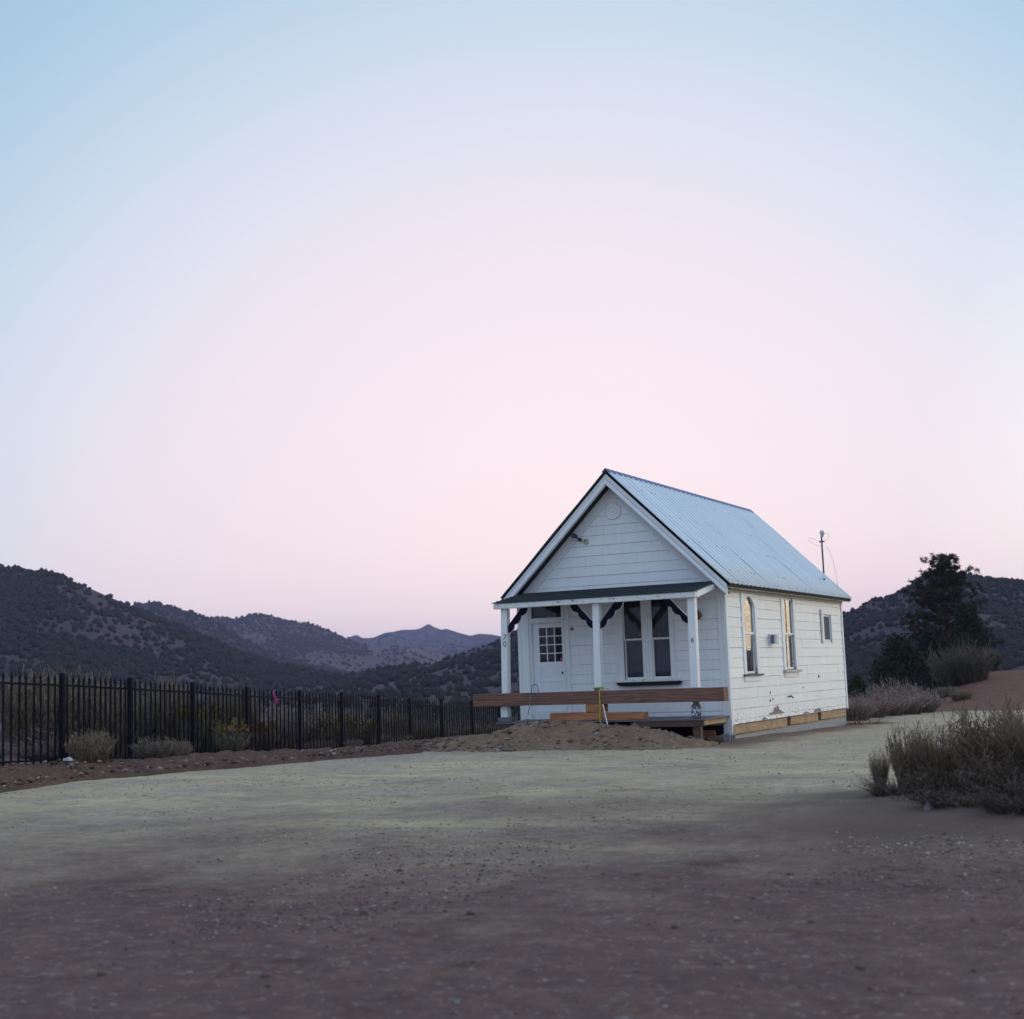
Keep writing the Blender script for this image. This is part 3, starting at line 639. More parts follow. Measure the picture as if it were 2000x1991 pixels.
# ---- side windows
def casing(P, x0, x1, z0, z1, hole, out=.022, arch=None):
    mb = MB()
    def bx(a, b_, c, d, o=out): mb.hexa([P(a, -.02, c), P(b_, -.02, c), P(b_, o, c), P(a, o, c), P(a, -.02, d), P(b_, -.02, d), P(b_, o, d), P(a, o, d)])
    bx(x0, hole[0], z0, hole[3]); bx(hole[1], x1, z0, hole[3]); bx(x0, x1, hole[3], z1)
    if arch:
        n = 10
        for i in range(n):
            u, v = hole[0]+(hole[1]-hole[0])*i/n, hole[0]+(hole[1]-hole[0])*(i+1)/n
            zu, zv = arch(u), arch(v); t_ = hole[3]+.002
            mb.hexa([P(u, -.05, zu), P(v, -.05, zv), P(v, out, zv), P(u, out, zu), P(u, -.05, t_), P(v, -.05, t_), P(v, out, t_), P(u, out, t_)])
    return mb
c1 = (W1[0]+W1[1])/2
arch1 = lambda x: 2.955-.24*(abs(x-c1)/((W1[1]-W1[0])/2))**2.3
w1 = casing(PR, 1.15, 2.36, 1.12, 3.09, W1, arch=arch1).build('window', M['trim'], cot, label='tall narrow window with an arched top')
MB().hexa([PR(1.10, -.02, 3.09), PR(2.42, -.02, 3.09), PR(2.42, .05, 3.09), PR(1.10, .05, 3.09), PR(1.10, -.02, 3.125), PR(2.42, -.02, 3.125), PR(2.42, .06, 3.125), PR(1.10, .06, 3.125)]).build('head_moulding', M['trim'], w1)
sash(PR, w1, W1[0], W1[1], 2.06, 2.99, -.02, .05)
sash(PR, w1, W1[0]+.005, W1[1]-.005, 1.13, 2.09, -.05, .055, tilt=.020)
slab(PR, 1.08, 2.46, 1.075, 1.118, -.05, .07).build('sill', M['sillwood'], w1)
slab(PR, 1.13, 2.36, .955, 1.073, -.018, .022).build('apron', M['trim'], w1)
curtain(PR, 1.45, 2.12, 1.15, 2.9, -.16, M['curtain'], w1, .02, .12)
w2 = casing(PR, 4.38, 5.66, 1.18, 3.12, W2).build('window', M['trim'], cot, label='tall narrow square-topped window on a rotten sill')
sash(PR, w2, W2[0], W2[1], 2.07, 3.02, -.02, .05)
sash(PR, w2, W2[0]+.005, W2[1]-.005, 1.19, 2.10, -.05, .055, mat='header')
slab(PR, 4.93, 4.965, 2.11, 2.98, -.045, -.022).build('muntin', M['eave'], w2)
slab(PR, 4.93, 4.965, 1.24, 2.05, -.075, -.052).build('muntin', M['eave'], w2)
slab(PR, 4.34, 5.78, 1.115, 1.178, -.05, .075).build('sill', M['eave'], w2)
slab(PR, 4.42, 5.70, .99, 1.113, -.018, .022).build('apron', M['header'], w2)
curtain(PR, 4.62, 5.42, 1.2, 2.98, -.16, M['curtain'], w2, .02, .12)
w3 = casing(PR, 8.28, 9.36, 1.86, 2.80, W3, .024).build('window', M['trim'], cot, label='small low window near the back corner')
s3 = frame_bars(PR, W3[0], W3[1], 1.93, 2.67, .045, .045, .045, .045, -.05, -.02).build('sash', M['trim'], w3)
slab(PR, W3[0]+.04, W3[1]-.04, 1.97, 2.63, -.04, -.034).build('pane', simple('grey_pane', (.125, .13, .165), (.08, .08, .11), 4, .8, 0, spec=.1, stretch=(1, 3, .5)), w3)  # opaque grey painted in for the dim reflection in the glass
curtain(PR, 8.48, 9.25, 1.95, 2.66, -.10, M['curtain_b'], w3, .01, .16)
slab(PR, 8.15, 8.20, 1.86, 2.80, -.018, .028).build('hinge_strip', M['eave'], w3)
# dryer vent hood
vm = slab(PR, 3.19, 3.56, 1.79, 2.095, -.005, .018)
vm.prism([PR(3.22, .018, 1.83), PR(3.22, .15, 1.83), PR(3.25, .195, 1.83), PR(3.33, .215, 1.83), PR(3.43, .195, 1.83), PR(3.47, .15, 1.83), PR(3.47, .018, 1.83)], (0, 0, .235))
vent = vm.build('vent_hood', M['white'], cot)
for k in range(3):
    x0 = .068+.032*k; mb = MB()
    for i in range(6):
        z0 = 1.842+.21*i/6; z1 = 1.842+.21*(i+1)/6; c_ = lambda z: -.016*math.sin(math.pi*(z-1.842)/.21)
        mb.hexa([(x0+c_(z0), 3.214, z0), (x0+.017+c_(z0), 3.214, z0), (x0+.017+c_(z0), 3.222, z0), (x0+c_(z0), 3.222, z0), (x0+c_(z1), 3.214, z1), (x0+.017+c_(z1), 3.214, z1), (x0+.017+c_(z1), 3.222, z1), (x0+c_(z1), 3.222, z1)])
    mb.build('louvre', M['black'], vent)
# bare patches where the paint has gone, a small hose tap
def patch(poly, mat, out=.0085):
    MB().prism([PR(a, out-.004, z) for a, z in poly], (.004, 0, 0)).build('bare_patch', mat, cot)
barem = simple('bare_siding', (.24, .215, .20), (.17, .15, .14), 18)
def ragged(y0, y1, prof, base):
    n = 34; top = []
    for i in range(n+1):
        u = i/n; y = y0+(y1-y0)*u; top.append((y, base+max(.006, np.interp(u, *prof)+random.uniform(-.025, .03)*math.sin(math.pi*u))))
    return top+[(y1, base), (y0, base)]
patch(ragged(2.85, 4.15, ([0, .12, .25, .38, .5, .6, .75, .88, 1], [.01, .06, .05, .16, .17, .19, .08, .05, .01]), .108), barem)
patch(ragged(6.9, 7.7, ([0, .2, .5, .8, 1], [.01, .07, .06, .09, .01]), .012), barem)
patch(ragged(5.9, 6.5, ([0, .3, .6, 1], [.01, .05, .03, .01]), .012), barem)
patch(ragged(2.3, 2.75, ([0, .3, .6, 1], [.01, .05, .03, .01]), .012), barem)
tp = MB().tube([PR(4.62, 0, .50), PR(4.62, .10, .50), PR(4.62, .13, .46)], .016, 8).lathe([(.035, -.006), (.035, .006)], PR(4.62, .07, .53), 'z', 10).build('hose_tap', M['blueink'], cot)
for a, z, s_ in ((3.0, .42, .035), (7.6, .93, .04), (3.05, .62, .03), (3.25, .46, .025), (6.0, .68, .02)):
    MB().hexa([PR(a, .0, z), PR(a+s_*2, .0, z-.01), PR(a+s_*2, .010, z-.01), PR(a, .010, z), PR(a+.01, .0, z+s_*1.6), PR(a+s_*1.6, .0, z+s_*2), PR(a+s_*1.6, .010, z+s_*2), PR(a+.01, .010, z+s_*1.6)]).build('knot_hole', M['darkboard'], cot)

# ---- main roof
deck = MB()
for sg, xe in ((1, EX), (-1, 2*RX-EX)):
    deck.prism([(RX, FY+.01, RZ-.012), (xe, FY+.01, roof_z(xe)-.012), (xe, FY+.01, roof_z(xe)-.085), (RX, FY+.01, RZ-.085)], (0, BY-FY-.02, 0))
roof = deck.build('roof', M['darkboard'], cot)
def sheet(y0, y1, sg):
    n = int(round((y1-y0)/.0222)); ys = np.linspace(y0, y1, n+1); ph = 2*math.pi*ys/.1111
    o = .008*np.cos(ph)+.038*np.exp(-(((ys/.3333) % 1-.5)/.10)**2); u = np.linspace(0, 1, 5); xe = EX+.02
    nx, nz = math.sin(math.atan(SL)), math.cos(math.atan(SL))
    rows = []
    for k in u:
        x = RX+(xe-RX)*k; sag = .012*math.sin(math.pi*k)*random.uniform(-1, 1)
        rows.append(np.stack([RX+sg*(x-RX+nx*(o+.012+sag)), ys, roof_z(x)+nz*(o+.012+sag)], -1))
    P_ = np.array(rows); V = np.concatenate([P_, P_[::-1]-np.array([sg*nx*.004, 0, nz*.004])], 0)
    me = grid_mesh('roof_sheet', V)
    if sg > 0: me.flip_normals()
    return link('roof_sheet', me, M['roof'], roof)
ns = 14
for k in range(ns):
    a = FY-.012+(BY-FY+.02)*k/ns; b_ = FY-.012+(BY-FY+.02)*(k+1)/ns
    sheet(a, b_+.001, 1); sheet(a, b_+.001, -1)
rc = MB()
for sg in (1, -1):
    x1 = RX+sg*.085
    rc.prism([(RX, FY-.02, RZ+.055), (x1, FY-.02, RZ+.055-SL*.085), (x1, FY-.02, RZ+.042-SL*.085), (RX, FY-.02, RZ+.042)], (0, BY-FY+.04, 0))
rc.build('ridge_cap', M['blueridge'], roof)
sc = MB()
for x in (-2.2, -1.5, -.8, -.1, .2):
    for k in range(46):
        y = FY+.1+(BY-FY-.2)*k/45; y = round(y/.1111)*.1111
        if random.random() < .62: continue
        z = roof_z(x)+.03; sc.box(x-.008, x+.008, y-.009, y+.009, z-.01, z+.010)
so_ = sc.build('screw', M['darkgrey'], roof); so_['kind'] = 'stuff'
# rake boards: fascia, mouldings, soffit, dark gap by the wall
rake('rake_fascia', .087, .200, FY+.012, FY+.045, M['trim'], EX-.06, 2*RX-EX+.06)
rake('rake_fascia', .214, .345, FY-.010, FY+.045, M['trim'], EX-.06, 2*RX-EX+.06)
rake('rake_moulding', .285, .325, FY-.030, FY-.0105, M['trim'], EX-.08, 2*RX-EX+.08)
rake('rake_moulding', .095, .13, FY-.006, FY+.0115, M['trim'], EX-.06, 2*RX-EX+.06)
rake('soffit', .312, .335, FY+.046, -.030, M['black'], EX-.10, 2*RX-EX+.10)
# eaves
for sg in (1, -1):
    X = lambda x: x if sg > 0 else 2*RX-x
    def bxx(a, b_, y0, y1, z0, z1):
        a, b_ = sorted((X(a), X(b_))); return MB().box(a, b_, y0, y1, z0, z1)
    bxx(EX-.055, EX-.03, FY+.05, BY-.02, EZ-.105, EZ-.035).build('eave_fascia', M['eave'], cot)
    bxx(.029, EX-.056, FY+.05, BY-.02, EZ-.085, EZ-.068).build('eave_soffit', M['eave'], cot)
    for k in range(12):
        bxx(.03, EX-.06, .3+k*.92, .35+k*.92, EZ-.067, EZ+.05).build('rafter_tail', M['eave'], cot)
MB().box(.0285, .046, .0, DY, 3.02, 3.095).build('eave_frieze', M['eave'], cot)

# ---- service mast on the roof
ms_ = MB().tube([(-.175, 9.55, 3.7), (-.178, 9.55, 4.98)], .024, 10).box(-.25, -.10, 9.515, 9.585, 4.80, 4.84).build('service_mast', M['mast'], cot)
MB().lathe([(.09, 0), (.075, .06), (.045, .12), (.034, .16)], (-.176, 9.55, 3.74), 'z', 12).hexa([(-.40, 9.33, 4.085-.27), (.02, 9.33, 3.675-.27), (.02, 9.77, 3.675-.27), (-.40, 9.77, 4.085-.27), (-.40, 9.33, 4.095-.27), (.02, 9.33, 3.685-.27), (.02, 9.77, 3.685-.27), (-.40, 9.77, 4.095-.27)]).build('flashing', M['roof'], ms_)
MB().lathe([(.03, -.04), (.045, .0), (.065, .05), (.07, .09), (.055, .135), (.025, .16), (.0, .165)], (-.155, 9.55, 4.99), 'z', 14).build('weatherhead', M['cap'], ms_, smooth=True)
MB().tube([(-.10, 9.5, 5.05), (.03, 9.48, 5.02), (.06, 9.48, 4.93), (.0, 9.48, 4.86), (-.08, 9.5, 4.83)], .006, 6).build('wire_loop', M['cap'], ms_)
MB().tube([(-.06, 9.5, 4.70), (.05, 9.52, 4.5), (.13, 9.55, 4.2), (.16, 9.6, 3.9), (.19, 9.6, 3.45)], .005, 5).build('cable', M['cap'], ms_)
MB().tube([(-.18, 9.5, 4.66), (-.36, 9.3, 4.75), (-.47, 9.2, 4.86), (-.45, 9.2, 4.93), (-.36, 9.3, 4.9), (-.25, 9.45, 4.82)], .004, 5).build('cable', M['cap'], ms_)

# ---- porch
PY = -1.62
pr = MB(); n = 7
for k in range(n):
    u0, u1 = k/n, (k+1)/n; y0 = PY-.02+(0-PY-.012)*u0; y1 = PY-.02+(0-PY-.012)*u1+.02; z0 = 2.972+(3.262-2.972)*u0; z1 = 2.972+(3.262-2.972)*u1
    pr.hexa([(-5.135, y0, z0), (-.105, y0, z0), (-.105, y1, z1-.01), (-5.135, y1, z1-.01), (-5.135, y0, z0+.024), (-.105, y0, z0+.024), (-.105, y1, z1+.008), (-5.135, y1, z1+.008)])
proof = pr.build('porch_roof', M['shingle'], cot)
MB().hexa([(-5.09, PY+.02, 2.952), (-.15, PY+.02, 2.952), (-.15, -.03, 3.225), (-5.09, -.03, 3.225), (-5.09, PY+.02, 2.968), (-.15, PY+.02, 2.968), (-.15, -.03, 3.245), (-5.09, -.03, 3.245)]).build('porch_ceiling', M['trim'], cot)
MB().box(-5.10, -.118, PY, PY+.14, 2.842, 2.95).build('porch_header', M['header'], cot, bev=.004)
for a, b_ in ((-.145, -.116), (-5.102, -5.075)):
    MB().hexa([(a, PY+.141, 2.84), (b_, PY+.141, 2.84), (b_, -.03, 3.12), (a, -.03, 3.12), (a, PY+.141, 2.972), (b_, PY+.141, 2.972), (b_, -.03, 3.235), (a, -.03, 3.235)]).build('porch_fascia', M['trim'], cot)
def post(x0, x1, lean=0):
    return MB().hexa([(x0-lean, -1.52, .88), (x1-lean, -1.52, .88), (x1-lean, -1.35, .88), (x0-lean, -1.35, .88), (x0, -1.52, 2.841), (x1, -1.52, 2.841), (x1, -1.35, 2.841), (x0, -1.35, 2.841)]).build('porch_post', M['trim'], cot, bev=.008)
p1 = post(-4.965, -4.805, .05); p2 = post(-2.62, -2.455, .035); p3 = post(-.345, -.175, .02)
text_mesh('house_number', '7', .19, Vector((-4.895, -1.5215, 2.12)), UPX @ Matrix.Rotation(R(-12), 4, 'Z'), M['numeral'], p1)
text_mesh('house_number', '0', .19, Vector((-4.895, -1.5215, 1.96)), UPX @ Matrix.Rotation(R(-8), 4, 'Z'), M['numeral'], p1)
text_mesh('letter', 'R', .14, Vector((-.27, -1.5215, 1.86)), UPX @ Matrix.Rotation(R(-6), 4, 'Z'), M['blueink'], p3)
MB().box(-2.665, -2.48, -1.535, -1.34, .925, .945).box(-2.655, -2.50, -1.53, -1.35, .882, .92).build('post_foot', M['metal'], p2)
MB().prism([(-5.055, -1.52, .335), (-4.875, -1.52, .335), (-4.875, -1.52, .55), (-4.90, -1.52, .583), (-5.03, -1.52, .583), (-5.055, -1.52, .55)], (0, .16, 0)).build('post_stub', M['trim'], cot, label='white stub of the cut corner post under the beam')
MB().box(-5.09, -4.72, -1.62, -1.30, .235, .33).build('sole_block', M['greywood'], cot)
# scalloped brackets: pale edge behind a navy face
def bracket(p, p2, h, h2, parent):       # upper edge p-h, lower scalloped edge p2-h2
    p, p2, h, h2 = (np.array(q, float) for q in (p, p2, h, h2)); d = p2-h2; Ln = np.linalg.norm(d); d /= Ln; nr = np.array([d[1], -d[0]])
    if nr[1] > 0: nr = -nr
    low = []; n = 40
    for i in range(n+1):
        u = i/n; w = .055*abs(math.sin(u*math.pi*3.0))**.8-.02
        if u < .04 or u > .96: w = 0
        low.append(h2+d*Ln*u+nr*w)
    poly = [p, h]+low
    f = MB().prism([(q[0], -1.468, q[1]) for q in poly], (0, .004, 0)); br_ = f.build('bracket', M['navy'], parent)
    MB().prism([(q[0], -1.4635, q[1]) for q in poly], (0, .06, 0)).build('edge', M['trim'], br_)
bracket((-4.812, 2.445), (-4.815, 2.265), (-4.46, 2.84), (-4.26, 2.84), p1)
bracket((-2.632, 2.42), (-2.632, 2.265), (-3.02, 2.84), (-3.21, 2.84), p2)
bracket((-2.463, 2.41), (-2.463, 2.255), (-2.10, 2.84), (-1.87, 2.84), p2)
bracket((-.352, 2.405), (-.352, 2.265), (-.76, 2.84), (-.945, 2.84), p3)
# floor of the porch
nb = 24
for k in range(nb):
    a = -5.12+(5.12-.02)*k/nb; b_ = -5.12+(5.12-.02)*(k+1)/nb
    MB().box(a+.003, b_-.003, -1.66+random.uniform(-.01, .01), -.03, .185, .22+random.uniform(-.002, .003)).build('deck_board', M['greywood'], cot)
MB().box(-5.09, -3.38, -1.63, -1.58, -.02, .18).build('deck_rim', M['brown'], cot)
MB().box(-1.76, -.075, -1.64, -1.56, .055, .18).build('deck_rim', M['brown'], cot)
MB().box(-.10, -.072, -1.555, -.04, .075, .182).build('deck_rim', M['osb'], cot, label='pale plywood end of the porch rim')
for a, b_, z0 in ((-1.50, -1.36, -.4), (-.33, -.155, -.4), (-3.27, -3.17, -.3), (-4.9, -4.75, -.4)):
    MB().box(a, b_, -1.60, -1.45, z0, .053 if a > -3 else .182).build('support_post', M['brown'], cot)
for k in range(8):
    MB().box(-4.6+k*.6, -4.55+k*.6, -1.55, -.03, .05, .182).build('deck_joist', M['brown'], cot)
MB().box(-.16, .0, -.02, .16, -.36, -.022).build('corner_pier', M['block'], cot)
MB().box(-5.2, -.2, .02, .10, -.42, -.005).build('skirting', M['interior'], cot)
# foundation on the right side: plywood between dark posts over a concrete wall
ys = [.03, 4.45, 7.39, 10.47]
for k, (a, b_) in enumerate(((.17, 4.45), (4.78, 7.39), (7.72, 10.45))):
    z1a, z1b = -.015, -.005
    mb = MB().hexa([(-.09, a, -.215), (-.015, a, -.215), (-.015, b_, -.235), (-.09, b_, -.235), (-.09, a, -.012), (-.015, a, -.012), (-.015, b_, -.012), (-.09, b_, -.012)])
    mb.build('skirt_panel', M['osb'], cot)
for a, b_ in ((4.455, 4.775), (7.395, 7.715)):
    MB().box(-.13, -.07, a, b_, -.24, -.012).build('crawl_opening', M['brown'], cot)
MB().box(-.10, -.03, .17, 10.45, -.258, -.238).build('sill_plate', M['osb'], cot)
MB().box(-.16, -.012, .2, 10.42, -.75, -.262).build('foundation_wall', M['concrete'], cot)
MB().box(-.075, .008, .12, 10.5, -.0115, .0).build('drip_edge', M['sillwood'], cot)
MB().box(WX, WX+.15, .1, 10.5, -.9, -.005).build('foundation_wall', M['concrete'], cot)
MB().box(WX+.16, -.17, 10.3, 10.45, -.9, -.005).build('foundation_wall', M['concrete'], cot)

# ------------------------------------------------------------------ things round the porch
bm_ = MB().hexa([(-5.70, -1.66, .598), (.43, -1.66, .578), (.43, -1.345, .578), (-5.70, -1.345, .598), (-5.70, -1.66, .880), (.43, -1.66, .876), (.43, -1.345, .876), (-5.70, -1.345, .880)]).build('timber_beam', M['beam'], None, 'long red-brown timber beam laid across the front of the porch under its posts', 'beam', bev=.006)
MB().hexa([(-3.73, -1.65, .225), (-1.44, -1.65, .225), (-1.44, -1.36, .225), (-3.73, -1.36, .225), (-3.73, -1.65, .405), (-1.44, -1.65, .385), (-1.44, -1.36, .385), (-3.73, -1.36, .405)]).build('lumber_plank', M['fir'], None, 'orange fir timber lying on the porch floor under the block', 'timber', bev=.006)
MB().box(-2.83, -2.40, -1.65, -1.37, .406, .586).build('lumber_block', M['fir'], None, 'short orange wood block wedged between the fir timber and the long beam', 'block', bev=.006)
# canister with a worn label
cn = MB().lathe([(.085, 0), (.108, .01), (.113, .05), (.113, .25), (.10, .285), (.072, .31), (.07, .335), (.075, .336), (.075, .355), (.0, .356)], (-.26, -1.50, .222), 'z', 24)
cano = cn.build('canister', simple('grey_tin', (.17, .17, .19), (.07, .065, .07), 16, .35, .1), None, 'squat grey canister with torn blue and white label under the right end of the beam', 'canister', smooth=False)
lbm, t, b = newmat('torn_label')
nn = tmap(t, tnoise(t, 21, 4, .7), .50, .54); t.links.new(tmix(t, nn, (.035, .055, .14), (.66, .68, .72)), b.inputs['Base Color']); b.inputs['Roughness'].default_value = .5
lb = MB(); k0 = 14
for i in range(k0):
    a0, a1 = math.pi*(1.0+i/k0*.95), math.pi*(1.0+(i+1)/k0*.95); r_ = .1155
    q = [(-.26+r_*math.cos(a), -1.50+r_*math.sin(a)) for a in (a0, a1)]; q2 = [(-.26+(r_-.002)*math.cos(a), -1.50+(r_-.002)*math.sin(a)) for a in (a0, a1)]
    lb.hexa([(*q[0], .272), (*q[1], .272), (*q2[1], .272), (*q2[0], .272), (*q[0], .468), (*q[1], .468), (*q2[1], .468), (*q2[0], .468)])
lb.build('label', lbm, cano)
# yellow strap tied round the middle post and hanging over the beam
MB().tube([(-2.46, -1.672, .90), (-2.465, -1.675, .7), (-2.46, -1.672, .5), (-2.475, -1.675, .30), (-2.47, -1.672, .15)], .012, 6).tube([(-2.67, -1.55, .945), (-2.5, -1.56, .955), (-2.44, -1.58, .96), (-2.33, -1.60, .925), (-2.24, -1.61, .90)], .012, 6).tube([(-2.46, -1.66, .885), (-2.455, -1.60, .93), (-2.455, -1.56, .955)], .012, 6).build('yellow_strap', M['yellow'], None, 'thin yellow strap tied at the middle post and hanging down over the beam', 'strap')
MB().tube([(-2.39, -1.70, .575), (-2.36, -1.72, .48), (-2.31, -1.72, .38)], .012, 5).build('pink_ribbon', M['pink'], None, 'bright pink ribbon hanging beside the wood block', 'ribbon')
MB().tube([(-3.38, -1.70, .25), (-3.39, -1.72, .12)], .009, 5).build('pink_ribbon', M['pink'], None, 'short pink ribbon hanging below the left part of the fir timber', 'ribbon')
MB().tube([(-3.2, -1.655, .412), (-2.85, -1.66, .408)], .007, 5).build('pink_string', M['pink'], None, 'pink string lying along the top of the fir timber', 'string')
MB().tube([(-2.37, -1.72, .575), (-2.20, -1.86, .04)], .017, 8).build('white_pipe', M['white'], None, 'thin white pipe leaning from the dirt heap against the beam', 'pipe')
hk = [(-4.26, -1.95, .0), (-4.19, -1.80, .45), (-4.13, -1.74, .85)]+[(-4.035-.085*math.cos(a), -1.74, .93+.14*math.sin(a)) for a in np.linspace(0, math.pi*.9, 9)]+[(-3.955, -1.74, .78)]
MB().tube(hk, .011, 8).build('hook_rod', M['metal'], None, 'thin grey metal rod with hooked top standing in the dirt before the door', 'rod')
MB().tube([(-4.47, -1.95, .0), (-4.45, -1.93, .25), (-4.41, -1.93, .42)], [.018, .015, .012], 6).build('wooden_stake', M['greywood'], None, 'short crooked wooden stake left of the hooked rod', 'stake')
ws = MB().tube([(-4.22, -1.93, .02), (-4.15, -1.93, .30)], .014, 6).build('marker_stake', M['greywood'], None, 'short stake with white tip right of the hooked rod', 'stake')
MB().tube([(-4.15, -1.93, .30), (-4.13, -1.93, .38)], .019, 6).build('tip', M['white'], ws)
# concrete block with its two cores facing right
cb = MB(); bz = -.365; x0, x1, y0, y1, h_ = -.27, -.06+.13, -.42, -.03, .185
x0, x1 = -.10, .10
t_ = .032
cb.box(x0, x1, y0, y1, bz, bz+t_).box(x0, x1, y0, y1, bz+h_-t_, bz+h_)
for a in (y0, (y0+y1)/2-t_/2, y1-t_): cb.box(x0, x1, a, a+t_, bz+t_, bz+h_-t_)
cb.box(x0, x0+.03, y0+t_, y1-t_, bz+t_, bz+h_-t_)
cb.build('concrete_block', M['block'], None, 'grey concrete block lying on its side at the front right corner of the cottage', 'block')
MB().tube([(-.26, -.97, -.28), (.06, -.80, -.27)], [.085, .09], 12).build('log', simple('log_bark', (.16, .10, .07), (.09, .06, .05), 20, .9, .5), None, 'short pale log lying on the dirt beside the concrete block', 'log')
MB().hexa([(-.48, -1.12, -.35), (-.28, -1.06, -.35), (-.30, -.96, -.35), (-.50, -1.02, -.35), (-.48, -1.12, -.23), (-.32, -1.06, -.28), (-.34, -.96, -.28), (-.50, -1.02, -.23)]).build('wood_scrap', M['brown'], None, 'small dark wood offcut left of the pale log', 'scrap')
MB().hexa([(-.75, -.3, -.34), (-.30, -.24, -.34), (-.30, -.14, -.34), (-.75, -.2, -.34), (-.75, -.3, -.08), (-.34, -.24, -.10), (-.34, -.14, -.10), (-.75, -.2, -.08)]).build('wood_scrap', M['fir'], None, 'rough board end standing under the porch behind the log', 'scrap')

# ------------------------------------------------------------------ iron fence
fpts = [(-10.35, -9.95), (-10.75, -7.6), (-11.5, -4.7), (-12.2, -1.8), (-12.95, 1.5), (-13.7, 4.65), (-14.5, 7.9), (-15.2, 11.0), (-15.8, 14.2), (-16.3, 17.4), (-16.7, 20.4), (-17.1, 23.6), (-17.5, 26.8)]
fpts = [(-13.4, -17.2), (-11.3, -15.2), (-9.75, -12.9)]+fpts
zb = [1.29+(v-1.29)*1.2083 for v in (.12, .07, -.05, -.18, -.30, -.40, -.53, -.68, -.79, -.90, -.98, -1.06, -1.14)]
zb = [.20, .12, .04]+zb; zb[3] = -.08; zb[4] = -.20
fence = empty('iron_fence', (fpts[3][0], fpts[3][1], zb[3]), 'long black iron picket fence with pointed tips along the left edge of the lot', 'fence')
pm = MB()
pm.box(-.015, .015, -.015, .015, -.02, 1.60)
k = len(pm.v); pm.v += [(-.02, -.02, 1.605), (.02, -.02, 1.605), (.02, .02, 1.605), (-.02, .02, 1.605), (0, 0, 1.74), (0, 0, 1.585)]
pm.f += [(k, k+1, k+4), (k+1, k+2, k+4), (k+2, k+3, k+4), (k+3, k, k+4), (k+1, k, k+5), (k+2, k+1, k+5), (k+3, k+2, k+5), (k, k+3, k+5)]
pk = pm.build('picket', M['iron'], fence); pk_used = False
def fchild(src, used, name, loc, rz):
    o = src if not used else src.copy()
    if used: COL.objects.link(o)
    o.parent = fence; o.matrix_parent_inverse = Matrix.Translation(-fence.location); o.location = loc; o.rotation_euler = (random.gauss(0, .004), random.gauss(0, .004), rz); return o
pp_ = MB().box(-.045, .045, -.045, .045, -.35, 1.70).hexa([(-.052, -.052, 1.70), (.052, -.052, 1.70), (.052, .052, 1.70), (-.052, .052, 1.70), (-.03, -.03, 1.745), (.03, -.03, 1.745), (.03, .03, 1.745), (-.03, .03, 1.745)]).build('fence_post', M['iron'], fence)
for i, (p, z) in enumerate(zip(fpts, zb)):
    q = fpts[min(i+1, len(fpts)-1)]; q0 = fpts[max(i-1, 0)]; rz = math.atan2(q[1]-q0[1], q[0]-q0[0])
    fchild(pp_, i > 0, 'fence_post', (p[0], p[1], z), rz)
    if i == len(fpts)-1: break
    for zo, nm in ((1.50, 'rail'), (.055, 'rail')):
        a = np.array([p[0], p[1], z+zo]); b_ = np.array([q[0], q[1], zb[i+1]+zo]); d = b_-a; d2 = np.array([-d[1], d[0], 0])/np.hypot(d[0], d[1])*.019; u_ = np.array([0, 0, .02])
        MB().hexa([a-d2-u_, b_-d2-u_, b_+d2-u_, a+d2-u_, a-d2+u_, b_-d2+u_, b_+d2+u_, a+d2+u_]).build('rail', M['iron'], fence)
    for j in range(1, 13):
        u = j/13; fchild(pk, pk_used, 'picket', (p[0]+(q[0]-p[0])*u, p[1]+(q[1]-p[1])*u, z+(zb[i+1]-z)*u), rz); pk_used = True
# pink ribbon tied to the fence
a = np.array([-12.58, -.12, -.42])
MB().hexa([a+(.0, -.05, 1.36), a+(.10, -.05, 1.31), a+(.11, -.04, 1.31), a+(.01, -.04, 1.36), a+(-.03, -.06, 1.52), a+(.03, -.06, 1.47), a+(.04, -.05, 1.47), a+(-.02, -.05, 1.52)]).hexa([a+(.06, -.06, 1.17), a+(.09, -.06, 1.18), a+(.10, -.05, 1.18), a+(.07, -.05, 1.17), a+(.04, -.06, 1.34), a+(.13, -.06, 1.31), a+(.14, -.05, 1.31), a+(.05, -.05, 1.34)]).build('pink_flag', M['pink'], None, 'bright pink ribbon flag tied to the top rail of the iron fence', 'flag')

